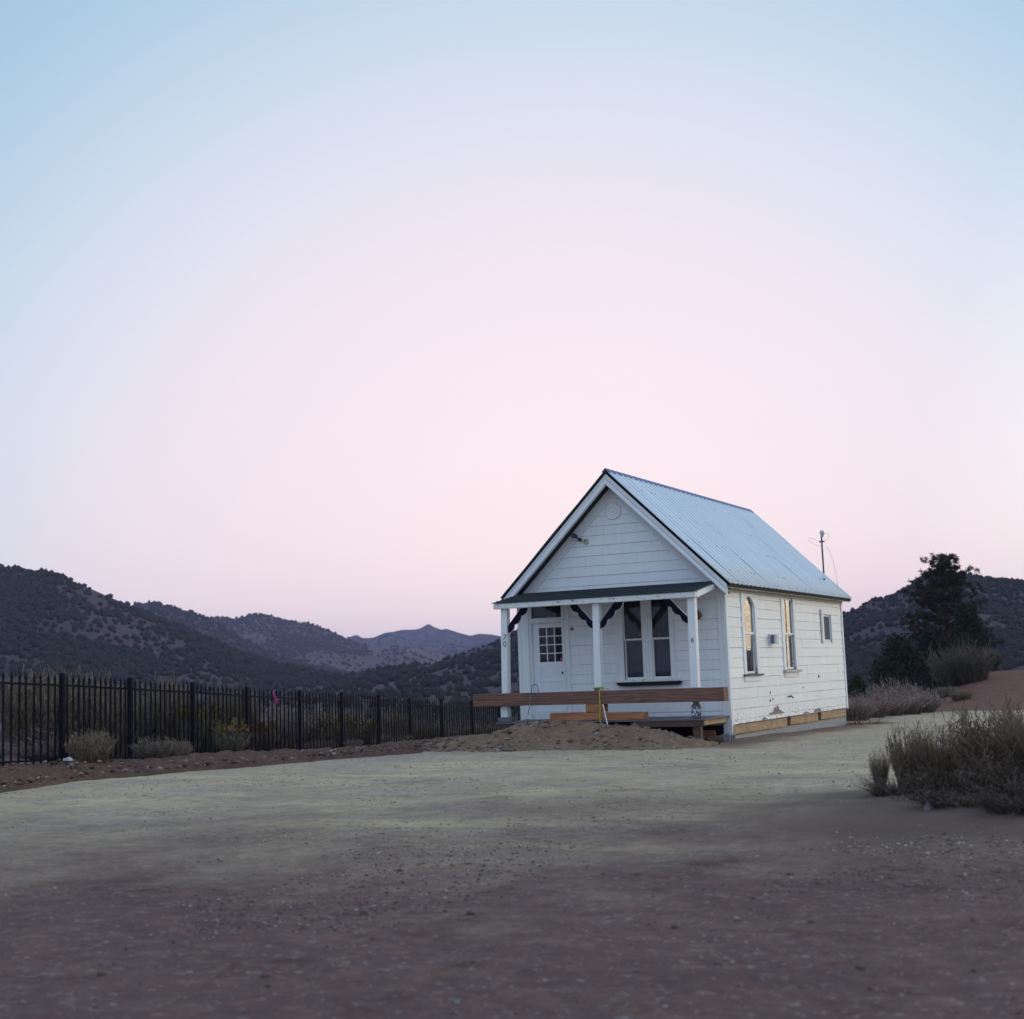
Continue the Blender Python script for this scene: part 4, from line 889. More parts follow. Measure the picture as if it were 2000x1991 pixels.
# ------------------------------------------------------------------ plants
def blades(n, h, spread, lean, w, cols, seed, segs=3, base_r=.12, tuft=0, hmin=.55, droop=.15):
    # a clump of thin upright stems with leafy side blades; each stem a tapering strip
    g = np.random.default_rng(seed); V = []; F = []; C = []
    for i in range(n):
        a = g.uniform(0, 2*math.pi); r = base_r*math.sqrt(g.uniform()); L_ = h*g.uniform(hmin, 1.0); ln = lean*math.sqrt(g.uniform())
        rad = np.array([math.cos(a), math.sin(a), 0]); a2 = a+g.normal(0, .5); dirv = np.array([math.cos(a2), math.sin(a2), 0])
        p0 = rad*r*spread; side = np.array([-math.sin(a2+g.normal(0, 1)), math.cos(a2+g.normal(0, 1)), 0]); c = np.array(cols[g.integers(len(cols))])*g.uniform(.75, 1.25)
        L_ *= (1-.35*ln/max(lean, 1e-6))
        def pt(u): return p0+dirv*(ln*L_*(.55*u+.45*u*u))+np.array([0, 0, L_*(u-droop*ln*u*u)])
        k0 = len(V)
        for s_ in range(segs+1):
            u = s_/segs; ww = w*(1-.75*u)*.5; p = pt(u); V += [p-side*ww, p+side*ww]; C += [c*(.75+.35*u)]*2
        for s_ in range(segs): F.append((k0+2*s_, k0+2*s_+1, k0+2*s_+3, k0+2*s_+2))
        for q in range(tuft):
            u = g.uniform(.35, 1.0); p = pt(u); v = g.normal(0, 1, 3); v[2] = abs(v[2])+.8; v /= np.linalg.norm(v); sl = L_*g.uniform(.08, .17); sd_ = np.cross(v, (0.3, .5, .2)); sd_ /= np.linalg.norm(sd_)
            k0 = len(V); ww = w*.8; V += [p-sd_*ww*.4, p+sd_*ww*.4, p+v*sl+sd_*ww*.5, p+v*sl-sd_*ww*.5]; F.append((k0, k0+1, k0+2, k0+3)); cc = np.array(cols[g.integers(len(cols))])*g.uniform(.8, 1.3); C += [cc]*4
    me = raw_mesh('bush', np.array(V), np.array(F)); tint(me, np.array(C)); me.materials.append(M['plant']); return me
SAGE = [(0.25, 0.215, 0.168), (0.195, 0.16, 0.133), (0.296, 0.25, 0.203), (0.14, 0.117, 0.098)]
STRAW = [(0.303, 0.231, 0.159), (0.245, 0.184, 0.126), (0.188, 0.141, 0.101), (0.144, 0.105, 0.075)]
GOLD = [(.24, .165, .05), (.18, .125, .045), (.10, .085, .045), (.13, .11, .06)]
GREY = [(.25, .185, .17), (.31, .23, .205), (.17, .13, .125), (.35, .265, .225)]
OLIVE = [(.13, .125, .07), (.16, .145, .09), (.095, .085, .07)]
kinds = {
    'sage': [blades(420, 1.0, 1.0, .75, .020, SAGE, s, tuft=4, base_r=.22) for s in (1, 2, 3)],
    'straw': [blades(520, 1.0, 1.0, .50, .015, STRAW, s, tuft=4, base_r=.36, hmin=.72) for s in (4, 5, 6)],
    'grey': [blades(420, 1.0, 1.0, .95, .017, GREY, s, tuft=4, base_r=.30) for s in (7, 8, 9)],
}
def gold_mesh(seed):
    g = np.random.default_rng(seed); me0 = blades(330, 1.0, 1.0, .7, .018, OLIVE+SAGE[:1], seed, tuft=3, base_r=.22)
    n = len(me0.vertices); V = np.zeros(n*3, np.float32); me0.vertices.foreach_get('co', V); V = V.reshape(-1, 3)
    F = [tuple(p.vertices) for p in me0.polygons]; Cc = np.zeros(n*4, np.float32); me0.attributes['tint'].data.foreach_get('color', Cc); Cc = Cc.reshape(-1, 4)[:, :3]
    top = V[V[:, 2] > .66]; VV = list(V); C = list(Cc)
    for p in top[g.integers(len(top), size=260)]:
        for q in range(2):
            v = g.normal(0, .028, (4, 3)); k = len(VV); VV += list(p+v); F.append((k, k+1, k+2, k+3)); C += [np.array(GOLD[g.integers(2)])*g.uniform(.8, 1.3)]*4
    me = raw_mesh('bush', np.array(VV), np.array(F)); tint(me, np.array(C)); me.materials.append(M['plant']); return me
kinds['gold'] = [gold_mesh(s) for s in (21, 22)]
def bush(kind, x, y, h, wd, label, group=None, name=None, cat='bush', z=None):
    me = random.choice(kinds[kind]); o = bpy.data.objects.new(name or {'sage': 'sagebrush', 'straw': 'dry_bush', 'grey': 'grey_shrub', 'gold': 'rabbitbrush'}[kind], me); COL.objects.link(o)
    o.location = (x, y, (gz(x, y) if z is None else z)-.03); o.scale = (wd, wd, h); o.rotation_euler = (0, 0, random.uniform(0, 6.28)); tag(o, label, cat, group); return o
def on_ground(px, py_guess_dep):
    p = at(px, 1400, py_guess_dep); return p[0], p[1]
# before the fence
def fpos(t, s): return FB[0]+FD[0]*t+FN[0]*s, FB[1]+FD[1]*t+FN[1]*s
for px, dep, kind, h, wd, lab in (
    (175, 27.4, 'straw', .80, .85, 'straw coloured bush leaning on the leftmost fence bay'),
    (300, 28.6, 'sage', .68, .85, 'grey green sage clump against the fence right of the first thick post'),
    (345, 29.0, 'straw', .55, .6, 'low dry tuft at the fence foot beside the grey green sage clump'),
    (452, 30.5, 'gold', .95, .8, 'rabbitbrush with yellow flowers leaning through the fence'),
    (690, 36.5, 'sage', .40, .45, 'small pale grey tuft at the foot of the middle of the fence')):
    x, y = on_ground(px, dep); bush(kind, x, y, h, wd, lab, name=None)
# behind the fence: banks of dry brush
far = [(60, 31, 'straw', 1308, 1.4, 'tall straw bush on the rise beyond the left picture edge'), (105, 31, 'straw', 1308, 1.5, 'tall straw bush on the rise at far left behind the fence'), (160, 32.5, 'straw', 1313, 1.4, 'second tall straw bush along the rise behind the fence'),
       (212, 31.5, 'straw', 1322, 1.2, 'straw bush whose top shows above the first fence bay'), (262, 34, 'sage', 1334, 1.1, 'sage bush behind the first thick fence post'),
       (316, 35, 'straw', 1322, 1.2, 'rounded straw bush showing above the second fence bay'), (405, 36, 'gold', 1378, 1.0, 'yellow flowering bush behind the third fence bay'),
       (372, 34.5, 'gold', 1372, .8, 'yellow flowering bush behind the second thick fence post'), (455, 37, 'straw', 1327, 1.4, 'large straw bush rising above the third fence bay'),
       (530, 40, 'grey', 1352, 1.4, 'grey thicket behind the fourth fence bay'), (515, 38, 'gold', 1410, .8, 'low yellow bush behind the fourth fence bay'),
       (575, 43, 'grey', 1368, 1.5, 'grey shrub left of the pink flag behind the fence'), (640, 43, 'gold', 1400, 1.3, 'yellow tinged bush right of the pink flag behind the fence'),
       (700, 47, 'gold', 1402, 1.5, 'low yellow flowering mound behind the middle of the fence'), (672, 52, 'grey', 1376, 1.5, 'dark thicket farther back behind the middle of the fence'),
       (778, 50, 'straw', 1383, 1.2, 'round golden straw bush standing tall behind the fence'), (835, 52, 'straw', 1402, 1.5, 'pale straw bush right of the round golden one'),
       (890, 55, 'grey', 1400, 1.4, 'grey brush behind the fence near the beam end'), (950, 58, 'straw', 1408, 1.5, 'straw brush behind the fence just left of the porch'),
       (1000, 60, 'straw', 1405, 1.5, 'straw brush seen through the porch behind the fence')]
for px, dep, kind, py, wd, lab in far:
    x, y = on_ground(px, dep); h = at(px, py, dep)[2]-gz(x, y); bush(kind, x, y, max(.5, h*1.14), wd, lab, 'brush behind the iron fence')
for k in range(230):
    t_, s_ = random.uniform(-12, 44), 1.0+random.random()**1.4*34; x, y = fpos(t_, s_)
    q = random.random(); kd = 'grey' if q < .42 else 'sage' if q < .70 else 'straw' if q < .94 else 'gold'
    bush(kd, x, y, random.uniform(.4, .85)+.012*s_, random.uniform(.8, 1.4)+.01*s_, 'low %s in the thicket behind the iron fence' % {'grey': 'grey shrub', 'sage': 'pale sage clump', 'straw': 'straw coloured bush', 'gold': 'yellow tinged bush'}[kd], 'low %s behind the iron fence' % {'grey': 'grey shrubs', 'sage': 'sage clumps', 'straw': 'straw bushes', 'gold': 'yellow bushes'}[kd])
# right of the house, along the road
for px, dep, kind, h, wd, lab in (
    (1672, 44, 'grey', 1.0, 1.2, 'grey shrub touching the back corner of the cottage'), (1705, 46, 'grey', .95, 1.2, 'second grey shrub from the cottage along the road'),
    (1738, 47.5, 'grey', 1.0, 1.3, 'third grey shrub from the cottage along the road'), (1772, 49, 'grey', 1.25, 1.5, 'largest grey shrub of the row along the road'),
    (1806, 50.5, 'grey', .9, 1.2, 'last grey shrub of the row before the red bank'), (1690, 49, 'grey', 1.1, 1.2, 'grey shrub behind the row near the cottage'),
    (1748, 52, 'grey', 1.5, 1.4, 'tall grey shrub in front of the dark juniper'), (1850, 60, 'sage', .6, .9, 'small sage on the red bank'), (1880, 57, 'straw', .5, .9, 'dry tuft at the foot of the red bank')):
    x, y = on_ground(px, dep); bush(kind, x, y, h, wd, lab, 'grey shrubs beside the road' if kind == 'grey' else None)
# straw litter by the back corner
kinds['litter'] = [blades(160, 1.0, 1.0, 2.2, .02, [(.22, .13, .07), (.16, .09, .05)], 31, base_r=.5, droop=.33)]
o = bush('litter', .45, 10.6, .42, .9, 'pile of dry weeds by the back corner of the cottage', None, 'weed_pile', 'weeds')
# the near bush at right
kinds['near'] = [blades(330, 1.0, 1.0, .62, .013, [(.25, .195, .15), (.20, .15, .12), (.15, .11, .085), (.27, .19, .105)], s, segs=4, tuft=8, base_r=.25, hmin=.6) for s in (41, 42, 43)]
kinds['dark'] = [blades(420, 1.0, 1.0, 1.15, .014, [(.11, .082, .062), (.145, .11, .085), (.08, .06, .05)], s, segs=3, tuft=6, base_r=.4, hmin=.35) for s in (44, 45)]
for x, y, kind, h, wd, lab in (
    (6.12, -12.45, 'near', .62, .28, 'leftmost spiky clump of the near sage bush at right'), (6.5, -12.6, 'near', .92, .50, 'second spiky clump of the near sage bush at right'),
    (7.0, -13.1, 'near', 1.02, .75, 'tall plumed clump in the middle of the near sage bush'), (7.6, -13.6, 'near', 1.15, .9, 'tallest brown clump of the near sage bush at the picture edge'),
    (8.3, -14.3, 'near', 1.2, 1.0, 'brown clump of the near sage bush beyond the picture edge'), (6.55, -13.5, 'dark', .36, .62, 'dark low growth at the left foot of the near sage bush'),
    (7.3, -14.1, 'dark', .5, .75, 'dark low growth at the middle foot of the near sage bush'), (8.2, -15.0, 'dark', .6, .9, 'dark low growth at the right foot of the near sage bush'),
    (8.75, -15.9, 'dark', .5, .7, 'dark low growth nearest the camera under the sage bush at right'),
    (7.55, -15.2, 'dark', .26, .8, 'low dark litter growth in front of the near sage bush'), (8.3, -15.9, 'dark', .34, .9, 'low dark growth spilling right in front of the near sage bush'),
    (7.9, -12.6, 'near', 1.1, .9, 'clump standing behind the near sage bush')):
    bush(kind, x, y, h, wd, lab, 'clumps of the near sage bush', 'sage_clump')
x, y = on_ground(1803, 14.6); MB().hexa([(-.06, -.05, -.02), (.02, -.06, -.02), (.05, .0, -.02), (-.03, .03, -.02), (-.03, -.01, .08), (-.01, -.02, .09), (.03, .0, .03), (.0, .02, .04)]).build('paper_scrap', simple('faded_scrap', (.20, .20, .25), (.16, .13, .10), 20), None, 'crumpled faded scrap lying under the near bush at right', 'scrap').location = (x, y, gz(x, y))
x, y = on_ground(133, 26.6); MB().hexa([(-.08, -.05, 0), (.09, -.05, .0), (.09, .05, .0), (-.08, .05, .0), (-.09, -.04, .04), (.03, -.03, .07), (.03, .04, .06), (-.06, .04, .04)]).build('paper_scrap', M['cap'], None, 'white scrap of paper on the dirt below the leftmost fence bay', 'scrap').location = (x, y, gz(x, y)+.15)

def leaf_cloud(pts, size, cols, seed, flat=.0):
    g = np.random.default_rng(seed); n = len(pts); v = g.normal(0, 1, (n, 2, 3)); v /= np.linalg.norm(v, axis=2, keepdims=True)
    s = size*g.uniform(.6, 1.4, (n, 1)); a = v[:, 0]*s; b_ = v[:, 1]*s*.5
    V = np.stack([pts-a*.5-b_*.5, pts+a*.5-b_*.3, pts+a*.6+b_*.5, pts-a*.4+b_*.6], 1).reshape(-1, 3); F = np.arange(4*n).reshape(n, 4)
    c = np.array(cols)[g.integers(len(cols), size=n)]*g.uniform(.7, 1.3, (n, 1)); return V, F, np.repeat(c, 4, 0)
JUN = [(.030, .042, .028), (.038, .050, .034), (.024, .032, .024), (.045, .055, .036)]
def juniper(name, px, dep, width, height, seed, label, n=7000, cols=JUN, size=.11, blobs=26):
    g = np.random.default_rng(seed); x, y = on_ground(px, dep); z = gz(x, y)
    root = empty(name, (x, y, z), label, 'tree')
    cs = []; 
    for i in range(blobs):
        u = g.uniform(.0, 1)**.8; a = g.uniform(0, 6.28); rr = width*.5*(1-u**1.7)*g.uniform(.45, .95)
        cs.append((rr*math.cos(a), rr*math.sin(a), height*(.10+.82*u), width*g.uniform(.13, .22)))
    cs = np.array(cs); k = g.integers(len(cs), size=n); v = g.normal(0, 1, (n, 3)); v /= np.linalg.norm(v, axis=1, keepdims=True); v[:, 2] *= 1.15
    p = cs[k, :3]+v*(cs[k, 3:]*g.uniform(.55, 1.05, (n, 1))); p[:, 2] = np.maximum(p[:, 2], .05)
    V, F, C = leaf_cloud(p, size, cols, seed); me = raw_mesh('crown', V+np.array([x, y, z]), F); tint(me, C); link('crown', me, M['plant'], root)
    tb = MB()
    for i in range(7):
        e = cs[g.integers(len(cs)), :3]; tb.tube([(x, y, z-.1), (x+e[0]*.3, y+e[1]*.3, z+e[2]*.5), (x+e[0], y+e[1], z+e[2])], [.08, .05, .02], 6)
    tb.build('trunk', M['bark'], root)
juniper('juniper', 1766, 60, 3.1, 2.75, 3, 'broad dark green juniper beside the road right of the cottage', 11000)
juniper('juniper', 1679, 54, 1.2, 1.3, 4, 'small green juniper close to the back corner of the cottage', 2600, [(.028, .052, .026), (.04, .066, .034)], .09, 14)
juniper('juniper', 1905, 68, 2.6, 3.4, 5, 'dark juniper under the pine at the right edge', 7000)
juniper('juniper', 1822, 70, 2.2, 2.9, 6, 'dark juniper between the pine and the broad juniper', 6000, [(.022, .026, .024), (.03, .034, .028)])

def pine(px, dep, height, seed, label):
    g = np.random.default_rng(seed); x, y = on_ground(px, dep); z = gz(x, y); root = empty('pine_tree', (x, y, z), label, 'tree')
    tb = MB(); tr_ = [(x+.08*math.sin(k*.9), y, z+height*k/8-.2) for k in range(9)]; tb.tube(tr_, [.20*(1-k/9)+.02 for k in range(9)], 9).build('trunk', M['bark'], root)
    lb_ = MB(); cl = []
    for i in range(92):
        u = .10+.88*(i/92); a = i*2.39996+g.normal(0, .3); hh = height*u; reach = height*.42*(1-u)**.42*(.75+.25*min(1, u/.35))*g.uniform(.55, 1.05)+.12
        if u > .9: reach *= .8
        rise = reach*g.uniform(.0, .55)*(.2+1.1*u); d = np.array([math.cos(a), math.sin(a), 0])
        p0 = np.array([x+.08*math.sin(u*7.2), y, z+hh-.2]); p1_ = p0+d*reach*.55+np.array([0, 0, rise*.25]); p2_ = p0+d*reach+np.array([0, 0, rise])
        lb_.tube([p0, p1_, p2_], [.045*(1.1-u), .028*(1.1-u)+.006, .01], 5)
        m_ = int(4+reach*7)
        for q in range(m_):
            v = g.uniform(.35, 1.05); c = (p0+(p1_-p0)*v/.55 if v < .55 else p1_+(p2_-p1_)*(v-.55)/.5)+g.normal(0, .16, 3)*np.array([1, 1, .7]); cl.append(c)
    lb_.build('limb', M['bark'], root); root.children[-1]['kind'] = 'stuff'
    cl = np.array(cl); n = len(cl); per = 30
    d = g.normal(0, 1, (n, per, 3)); d[:, :, 2] = d[:, :, 2]*.8+.35; d /= np.linalg.norm(d, axis=2, keepdims=True); L_ = g.uniform(.10, .20, (n, per, 1))
    sd_ = np.cross(d, g.normal(0, 1, (n, per, 3))); sd_ /= np.linalg.norm(sd_, axis=2, keepdims=True); w = .020
    c = cl[:, None]+g.normal(0, .03, (n, per, 3))
    V = np.stack([c-sd_*w*.5, c+sd_*w*.5, c+d*L_+sd_*w*.6, c+d*L_-sd_*w*.6], 2).reshape(-1, 3); F = np.arange(len(V)).reshape(-1, 4)
    cc = np.array([(.034, .042, .028), (.045, .052, .032), (.028, .033, .025), (.065, .058, .034)])[g.integers(4, size=n)]; dead = g.uniform(size=n) < .06; cc[dead] = (.10, .045, .03)
    C = np.repeat(np.repeat(cc[:, None], per, 1)*g.uniform(.7, 1.3, (n, per, 1)), 4, 1).reshape(-1, 3)
    me = raw_mesh('crown', V, F); tint(me, C); link('crown', me, M['plant'], root)
pine(1863, 76, 7.3, 11, 'tall dark pine standing on the red bank at the right edge')
# bare olive shrub on the red bank
kinds['bare'] = [blades(420, 1.0, 1.0, 1.0, .022, [(.12, .10, .085), (.14, .11, .10), (.10, .10, .06)], 51, segs=4, tuft=5, base_r=.42, hmin=.25)]
x, y = on_ground(1868, 64); bush('bare', x, y, 2.5, 1.6, 'bare twiggy shrub in front of the pine on the red bank', None, 'bare_shrub')
x, y = on_ground(1905, 63); bush('bare', x, y, 2.3, 1.5, 'olive twiggy shrub at the right picture edge on the red bank', None, 'bare_shrub')

# ------------------------------------------------------------------ hills
def hill(name, ridge, dep_r, dep_f, zf, mat, rough, seed, nu=260, nv=60, back=1.35, gul=0., pw=1.0):
    rx = np.array([p[0] for p in ridge], float); ry = np.array([p[1] for p in ridge], float)
    if callable(dep_r): pass
    U = np.linspace(rx[0], rx[-1], nu); RY = np.interp(U, rx, ry)
    dr = np.interp(U, [rx[0], rx[-1]], dep_r) if isinstance(dep_r, tuple) else np.full(nu, dep_r)
    df_ = np.interp(U, [rx[0], rx[-1]], dep_f) if isinstance(dep_f, tuple) else np.full(nu, dep_f)
    ridge3 = np.array([at(u, v, d) for u, v, d in zip(U, RY, dr)]); foot3 = np.array([at(u, 1300, d) for u, d in zip(U, df_)]); foot3[:, 2] = zf
    V = np.concatenate([np.linspace(0, 1, nv), 1+np.linspace(.03, back-1+.5, 14)])
    P = np.zeros((len(V), nu, 3))
    for i, v in enumerate(V):
        if v <= 1:
            P[i] = foot3*(1-v)+ridge3*v; hv = v**pw; P[i, :, 2] = foot3[:, 2]*(1-hv)+ridge3[:, 2]*hv
        else:
            w = v-1; P[i] = ridge3+(ridge3-foot3)*w; P[i, :, 2] = ridge3[:, 2]-(ridge3[:, 2]-zf)*(1.15*w+1.2*w*w)
    sc_ = 1.0/rough[1]; env = np.interp(V, [0, .1, .85, 1.0, 1.2, 2], [0, .6, 1, .12, 1, 1])[:, None]
    P[:, :, 2] += rough[0]*2*fbm(P[:, :, 0]*sc_, P[:, :, 1]*sc_, 5, seed)*env
    if gul:                                # gullies running down the slope
        ss = np.linspace(0, nu/26.0, nu)[None]*np.ones((len(V), 1)); g_ = np.abs(vn(ss+.5*fbm(P[:, :, 0]*sc_, P[:, :, 1]*sc_, 3, seed+9), V[:, None]*.7, seed+3)*2-1)
        P[:, :, 2] += gul*(g_-.5)*env
    P[:, :, 2] = np.maximum(P[:, :, 2], zf-.5)
    me = grid_mesh(name, P); link(name, me, mat, kind='structure'); return P, V
def sample(P, V, n, g, dens=None, vmax=1.03, vmin=.02):
    res = []; nu = P.shape[1]
    while len(res) < n:
        u = g.uniform(0, nu-1.001, 4000); v = g.uniform(vmin, vmax, 4000); i = np.searchsorted(V, v)-1; i = np.clip(i, 0, len(V)-2)
        fv = (v-V[i])/(V[i+1]-V[i]); j = u.astype(int); fu = u-j
        p = (P[i, j]*(1-fv)[:, None]+P[i+1, j]*fv[:, None])*(1-fu)[:, None]+(P[i, j+1]*(1-fv)[:, None]+P[i+1, j+1]*fv[:, None])*fu[:, None]
        k = np.ones(len(p), bool) if dens is None else g.uniform(size=len(p)) < dens(p, v, u/nu)
        res += list(p[k])
    return np.array(res[:n])
def blob(g, sub=1, sq=1.0, lob=1):
    bm = bmesh.new()
    for q in range(lob):
        off = Vector((g.normal(0, .28), g.normal(0, .28), g.uniform(-.1, .35))) if lob > 1 else Vector((0, 0, 0)); r = g.uniform(.6, .85) if lob > 1 else 1
        w = bmesh.ops.create_icosphere(bm, subdivisions=sub, radius=r)
        for v in w['verts']: v.co = v.co*g.uniform(.72, 1.22)+off
    V = np.array([v.co[:] for v in bm.verts]); bm.verts.ensure_lookup_table(); F = np.array([[v.index for v in f.verts] for f in bm.faces]); bm.free(); V[:, 2] *= sq; V[:, 2] += .62*sq; return V, F
G = np.random.default_rng(99)
PROTO = [blob(G, 1, G.uniform(.8, 1.25)) for _ in range(10)]
PROTO2 = [blob(G, 1, G.uniform(.85, 1.2), 4) for _ in range(8)]
PME = []
for V_, F_ in PROTO2:
    me = raw_mesh('juniper', V_*.5, F_); me.materials.append(M['hilltree']); PME.append(me)
def forest(name, pts, size, g, label):
    VV = []; FF = []; k = 0; cnt = 0
    for p in pts:
        V_, F_ = PROTO[g.integers(len(PROTO))]; s = size*g.uniform(.55, 1.35); a = g.uniform(0, 6.28); ca, sa = math.cos(a), math.sin(a); w = V_*s*.5
        VV.append(np.stack([w[:, 0]*ca-w[:, 1]*sa, w[:, 0]*sa+w[:, 1]*ca, w[:, 2]], -1)+p-(0, 0, .12*s)); FF.append(F_+k); k += len(V_)
    me = raw_mesh(name, np.concatenate(VV), np.concatenate(FF)); link(name, me, M['hilltree'], label=label, cat='trees', kind='stuff')
def singles(pts, size, g, label, group):
    for p in pts:
        o = bpy.data.objects.new('juniper', PME[g.integers(len(PME))]); COL.objects.link(o); s = size*g.uniform(.7, 1.3)
        o.location = Vector(p)-Vector((0, 0, .1*s)); o.scale = (s, s, s*g.uniform(.85, 1.25)); o.rotation_euler = (0, 0, g.uniform(0, 6.28)); tag(o, label, 'tree', group)
def patchy(scale, lo, hi, seed):
    return lambda p, v, u: sst(lo, hi, fbm(p[:, 0]/scale, p[:, 1]/scale, 3, seed)+.5)

H1 = [(-420, 1040), (-250, 1052), (-100, 1085), (0, 1108), (60, 1116), (94, 1119), (109, 1121), (119, 1126), (137, 1133), (156, 1143), (174, 1149), (206, 1163), (230, 1173), (256, 1184), (294, 1202), (330, 1216), (361, 1228), (413, 1252), (461, 1273), (509, 1290), (560, 1304), (620, 1316), (700, 1332)]
P1, V1 = hill('hill', H1, (760, 640), (330, 420), -7.5, M['hill'], (3.0, 90), 3, gul=1.5)
H2 = [(120, 1210), (200, 1195), (266, 1181), (290, 1177), (309, 1178.6), (349, 1188.6), (373, 1195), (397, 1203.6), (416, 1210), (455, 1236), (500, 1262), (540, 1284), (600, 1300), (680, 1316)]
P2, V2 = hill('hill', H2, 1350, (900, 1000), -9, M['hill'], (6, 160), 5, gul=4)
H3 = [(300, 1225), (380, 1211), (420, 1207), (428, 1204), (451, 1208), (470, 1206), (490, 1200), (503, 1199), (531, 1203), (557, 1210), (580, 1215), (603, 1217), (622, 1221), (642, 1230), (660, 1239), (679, 1249), (700, 1257), (740, 1263), (800, 1265), (835, 1269), (880, 1284), (930, 1300), (1000, 1312)]
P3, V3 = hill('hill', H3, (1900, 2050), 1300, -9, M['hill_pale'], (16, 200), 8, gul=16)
H4 = [(520, 1262), (600, 1256), (681, 1250), (697, 1245), (707, 1250), (720, 1248), (748, 1239.5), (769, 1236), (785, 1231), (811, 1229), (822, 1226), (833, 1219.5), (837, 1217.5), (846, 1223), (862, 1229), (871, 1227), (883, 1230.5), (898, 1235), (917, 1239), (937, 1234), (961, 1236), (979, 1240), (1030, 1238), (1100, 1246), (1250, 1258), (1500, 1262)]
P4, V4 = hill('mountain', H4, 3300, 2350, -9, M['mountain'], (44, 260), 12, nu=420, nv=90, gul=55)
HB = [(600, 1262), (681, 1252), (697, 1244.5), (712, 1252), (780, 1250), (850, 1233), (871, 1225.5), (890, 1231), (930, 1240), (1000, 1244), (1200, 1250)]
H5 = [(520, 1338), (600, 1330), (666, 1324), (728, 1311), (803, 1301), (831, 1299), (862, 1293), (880, 1284), (904, 1277.5), (940, 1265), (979, 1252), (1000, 1242), (1013, 1231), (1060, 1206), (1140, 1176), (1250, 1150), (1400, 1152), (1520, 1180), (1650, 1235), (1720, 1270), (1780, 1300)]
P5, V5 = hill('hill', H5, (560, 640), (210, 300), -5.2, M['hill'], (2.2, 70), 17, gul=1.2, pw=1.25)
H6 = [(1440, 1275), (1540, 1243), (1600, 1216), (1646, 1198), (1665, 1191), (1682, 1184), (1700, 1174), (1717, 1169.5), (1731, 1167), (1750, 1160.5), (1765, 1152), (1781, 1144), (1794, 1134), (1806, 1124), (1830, 1116), (1860, 1119), (1890, 1125), (1920, 1130), (1980, 1136), (2060, 1146), (2160, 1172), (2260, 1215), (2400, 1280)]
P6, V6 = hill('hill', H6, (470, 560), (230, 250), -5.5, M['hill'], (2.5, 60), 23, gul=1.5, pw=1.1)
g = np.random.default_rng(5)
in_fr = lambda u0, u1: (lambda p, v, u: ((u > u0) & (u < u1)).astype(float))
def dens1(p, v, u): return np.clip(sst(.36, .57, fbm(p[:, 0]/38, p[:, 1]/38, 4, 41)+.5+.22*(v-.45)), .16, 1)*(u > .25)
singles(sample(P1, V1, 110, g, lambda p, v, u: dens1(p, v, u)*(v < .6)), 3.0, g, 'dark round juniper dotting the left hillside above the fence', 'junipers on the left hillside')
forest('juniper_wood', sample(P1, V1, 6200, g, dens1), 2.5, g, 'dark junipers covering the left hill')
def dens5(p, v, u): return np.clip(sst(.40, .60, fbm(p[:, 0]/26, p[:, 1]/26, 4, 45)+.5+.14*(u-.3)), .14, 1)*(u < .92)
singles(sample(P5, V5, 150, g, lambda p, v, u: dens5(p, v, u)*(v < .75)*(u > .1)*(u < .5)), 2.5, g, 'dark round juniper dotting the low hill behind the fence and porch', 'junipers on the low hill')
forest('juniper_wood', sample(P5, V5, 4000, g, dens5), 2.1, g, 'dark junipers covering the low hill left of the cottage')
def dens6(p, v, u): return np.clip(sst(.32, .55, fbm(p[:, 0]/30, p[:, 1]/30, 4, 47)+.5), .15, 1)*(u > .16)*(u < .80)
forest('juniper_wood', sample(P6, V6, 8000, g, dens6), 1.5, g, 'dark junipers covering the right hill')
singles(sample(P6, V6, 40, g, lambda p, v, u: dens6(p, v, u)*(v < .9)*(u < .42)*(u > .2)), 1.9, g, 'dark round juniper dotting the hill right of the cottage', 'junipers on the right hill')
def valley(n, g, d0, d1):
    a = YAW+np.radians(g.uniform(-24, 4, n)); r = g.uniform(d0, d1, n); x = CAM[0]+np.sin(a)*r; y = CAM[1]+np.cos(a)*r; return np.stack([x, y, ground_z(x, y)], -1)
singles(valley(60, g, 110, 200), 1.9, g, 'dark round juniper standing in the shallow valley beyond the brush', 'junipers in the valley')
forest('juniper_wood', valley(1500, g, 130, 420), 1.6, g, 'dark junipers covering the shallow valley floor')
forest('juniper_wood', sample(P2, V2, 4500, g, patchy(90, .22, .55, 49)), 3.0, g, 'dark junipers covering the second hill')
forest('juniper_wood', sample(P3, V3, 5000, g, lambda p, v, u: np.clip(sst(.46, .62, fbm(p[:, 0]/170, p[:, 1]/170, 3, 51)+.5+.25*(v-.6)-.22*sst(.45, .7, u)), .10, 1)), 3.6, g, 'dark junipers scattered over the pale third hill')
forest('juniper_wood', sample(P4, V4, 4500, g, patchy(200, .36, .6, 53), .90), 5.5, g, 'dark trees in the folds of the far mountain')

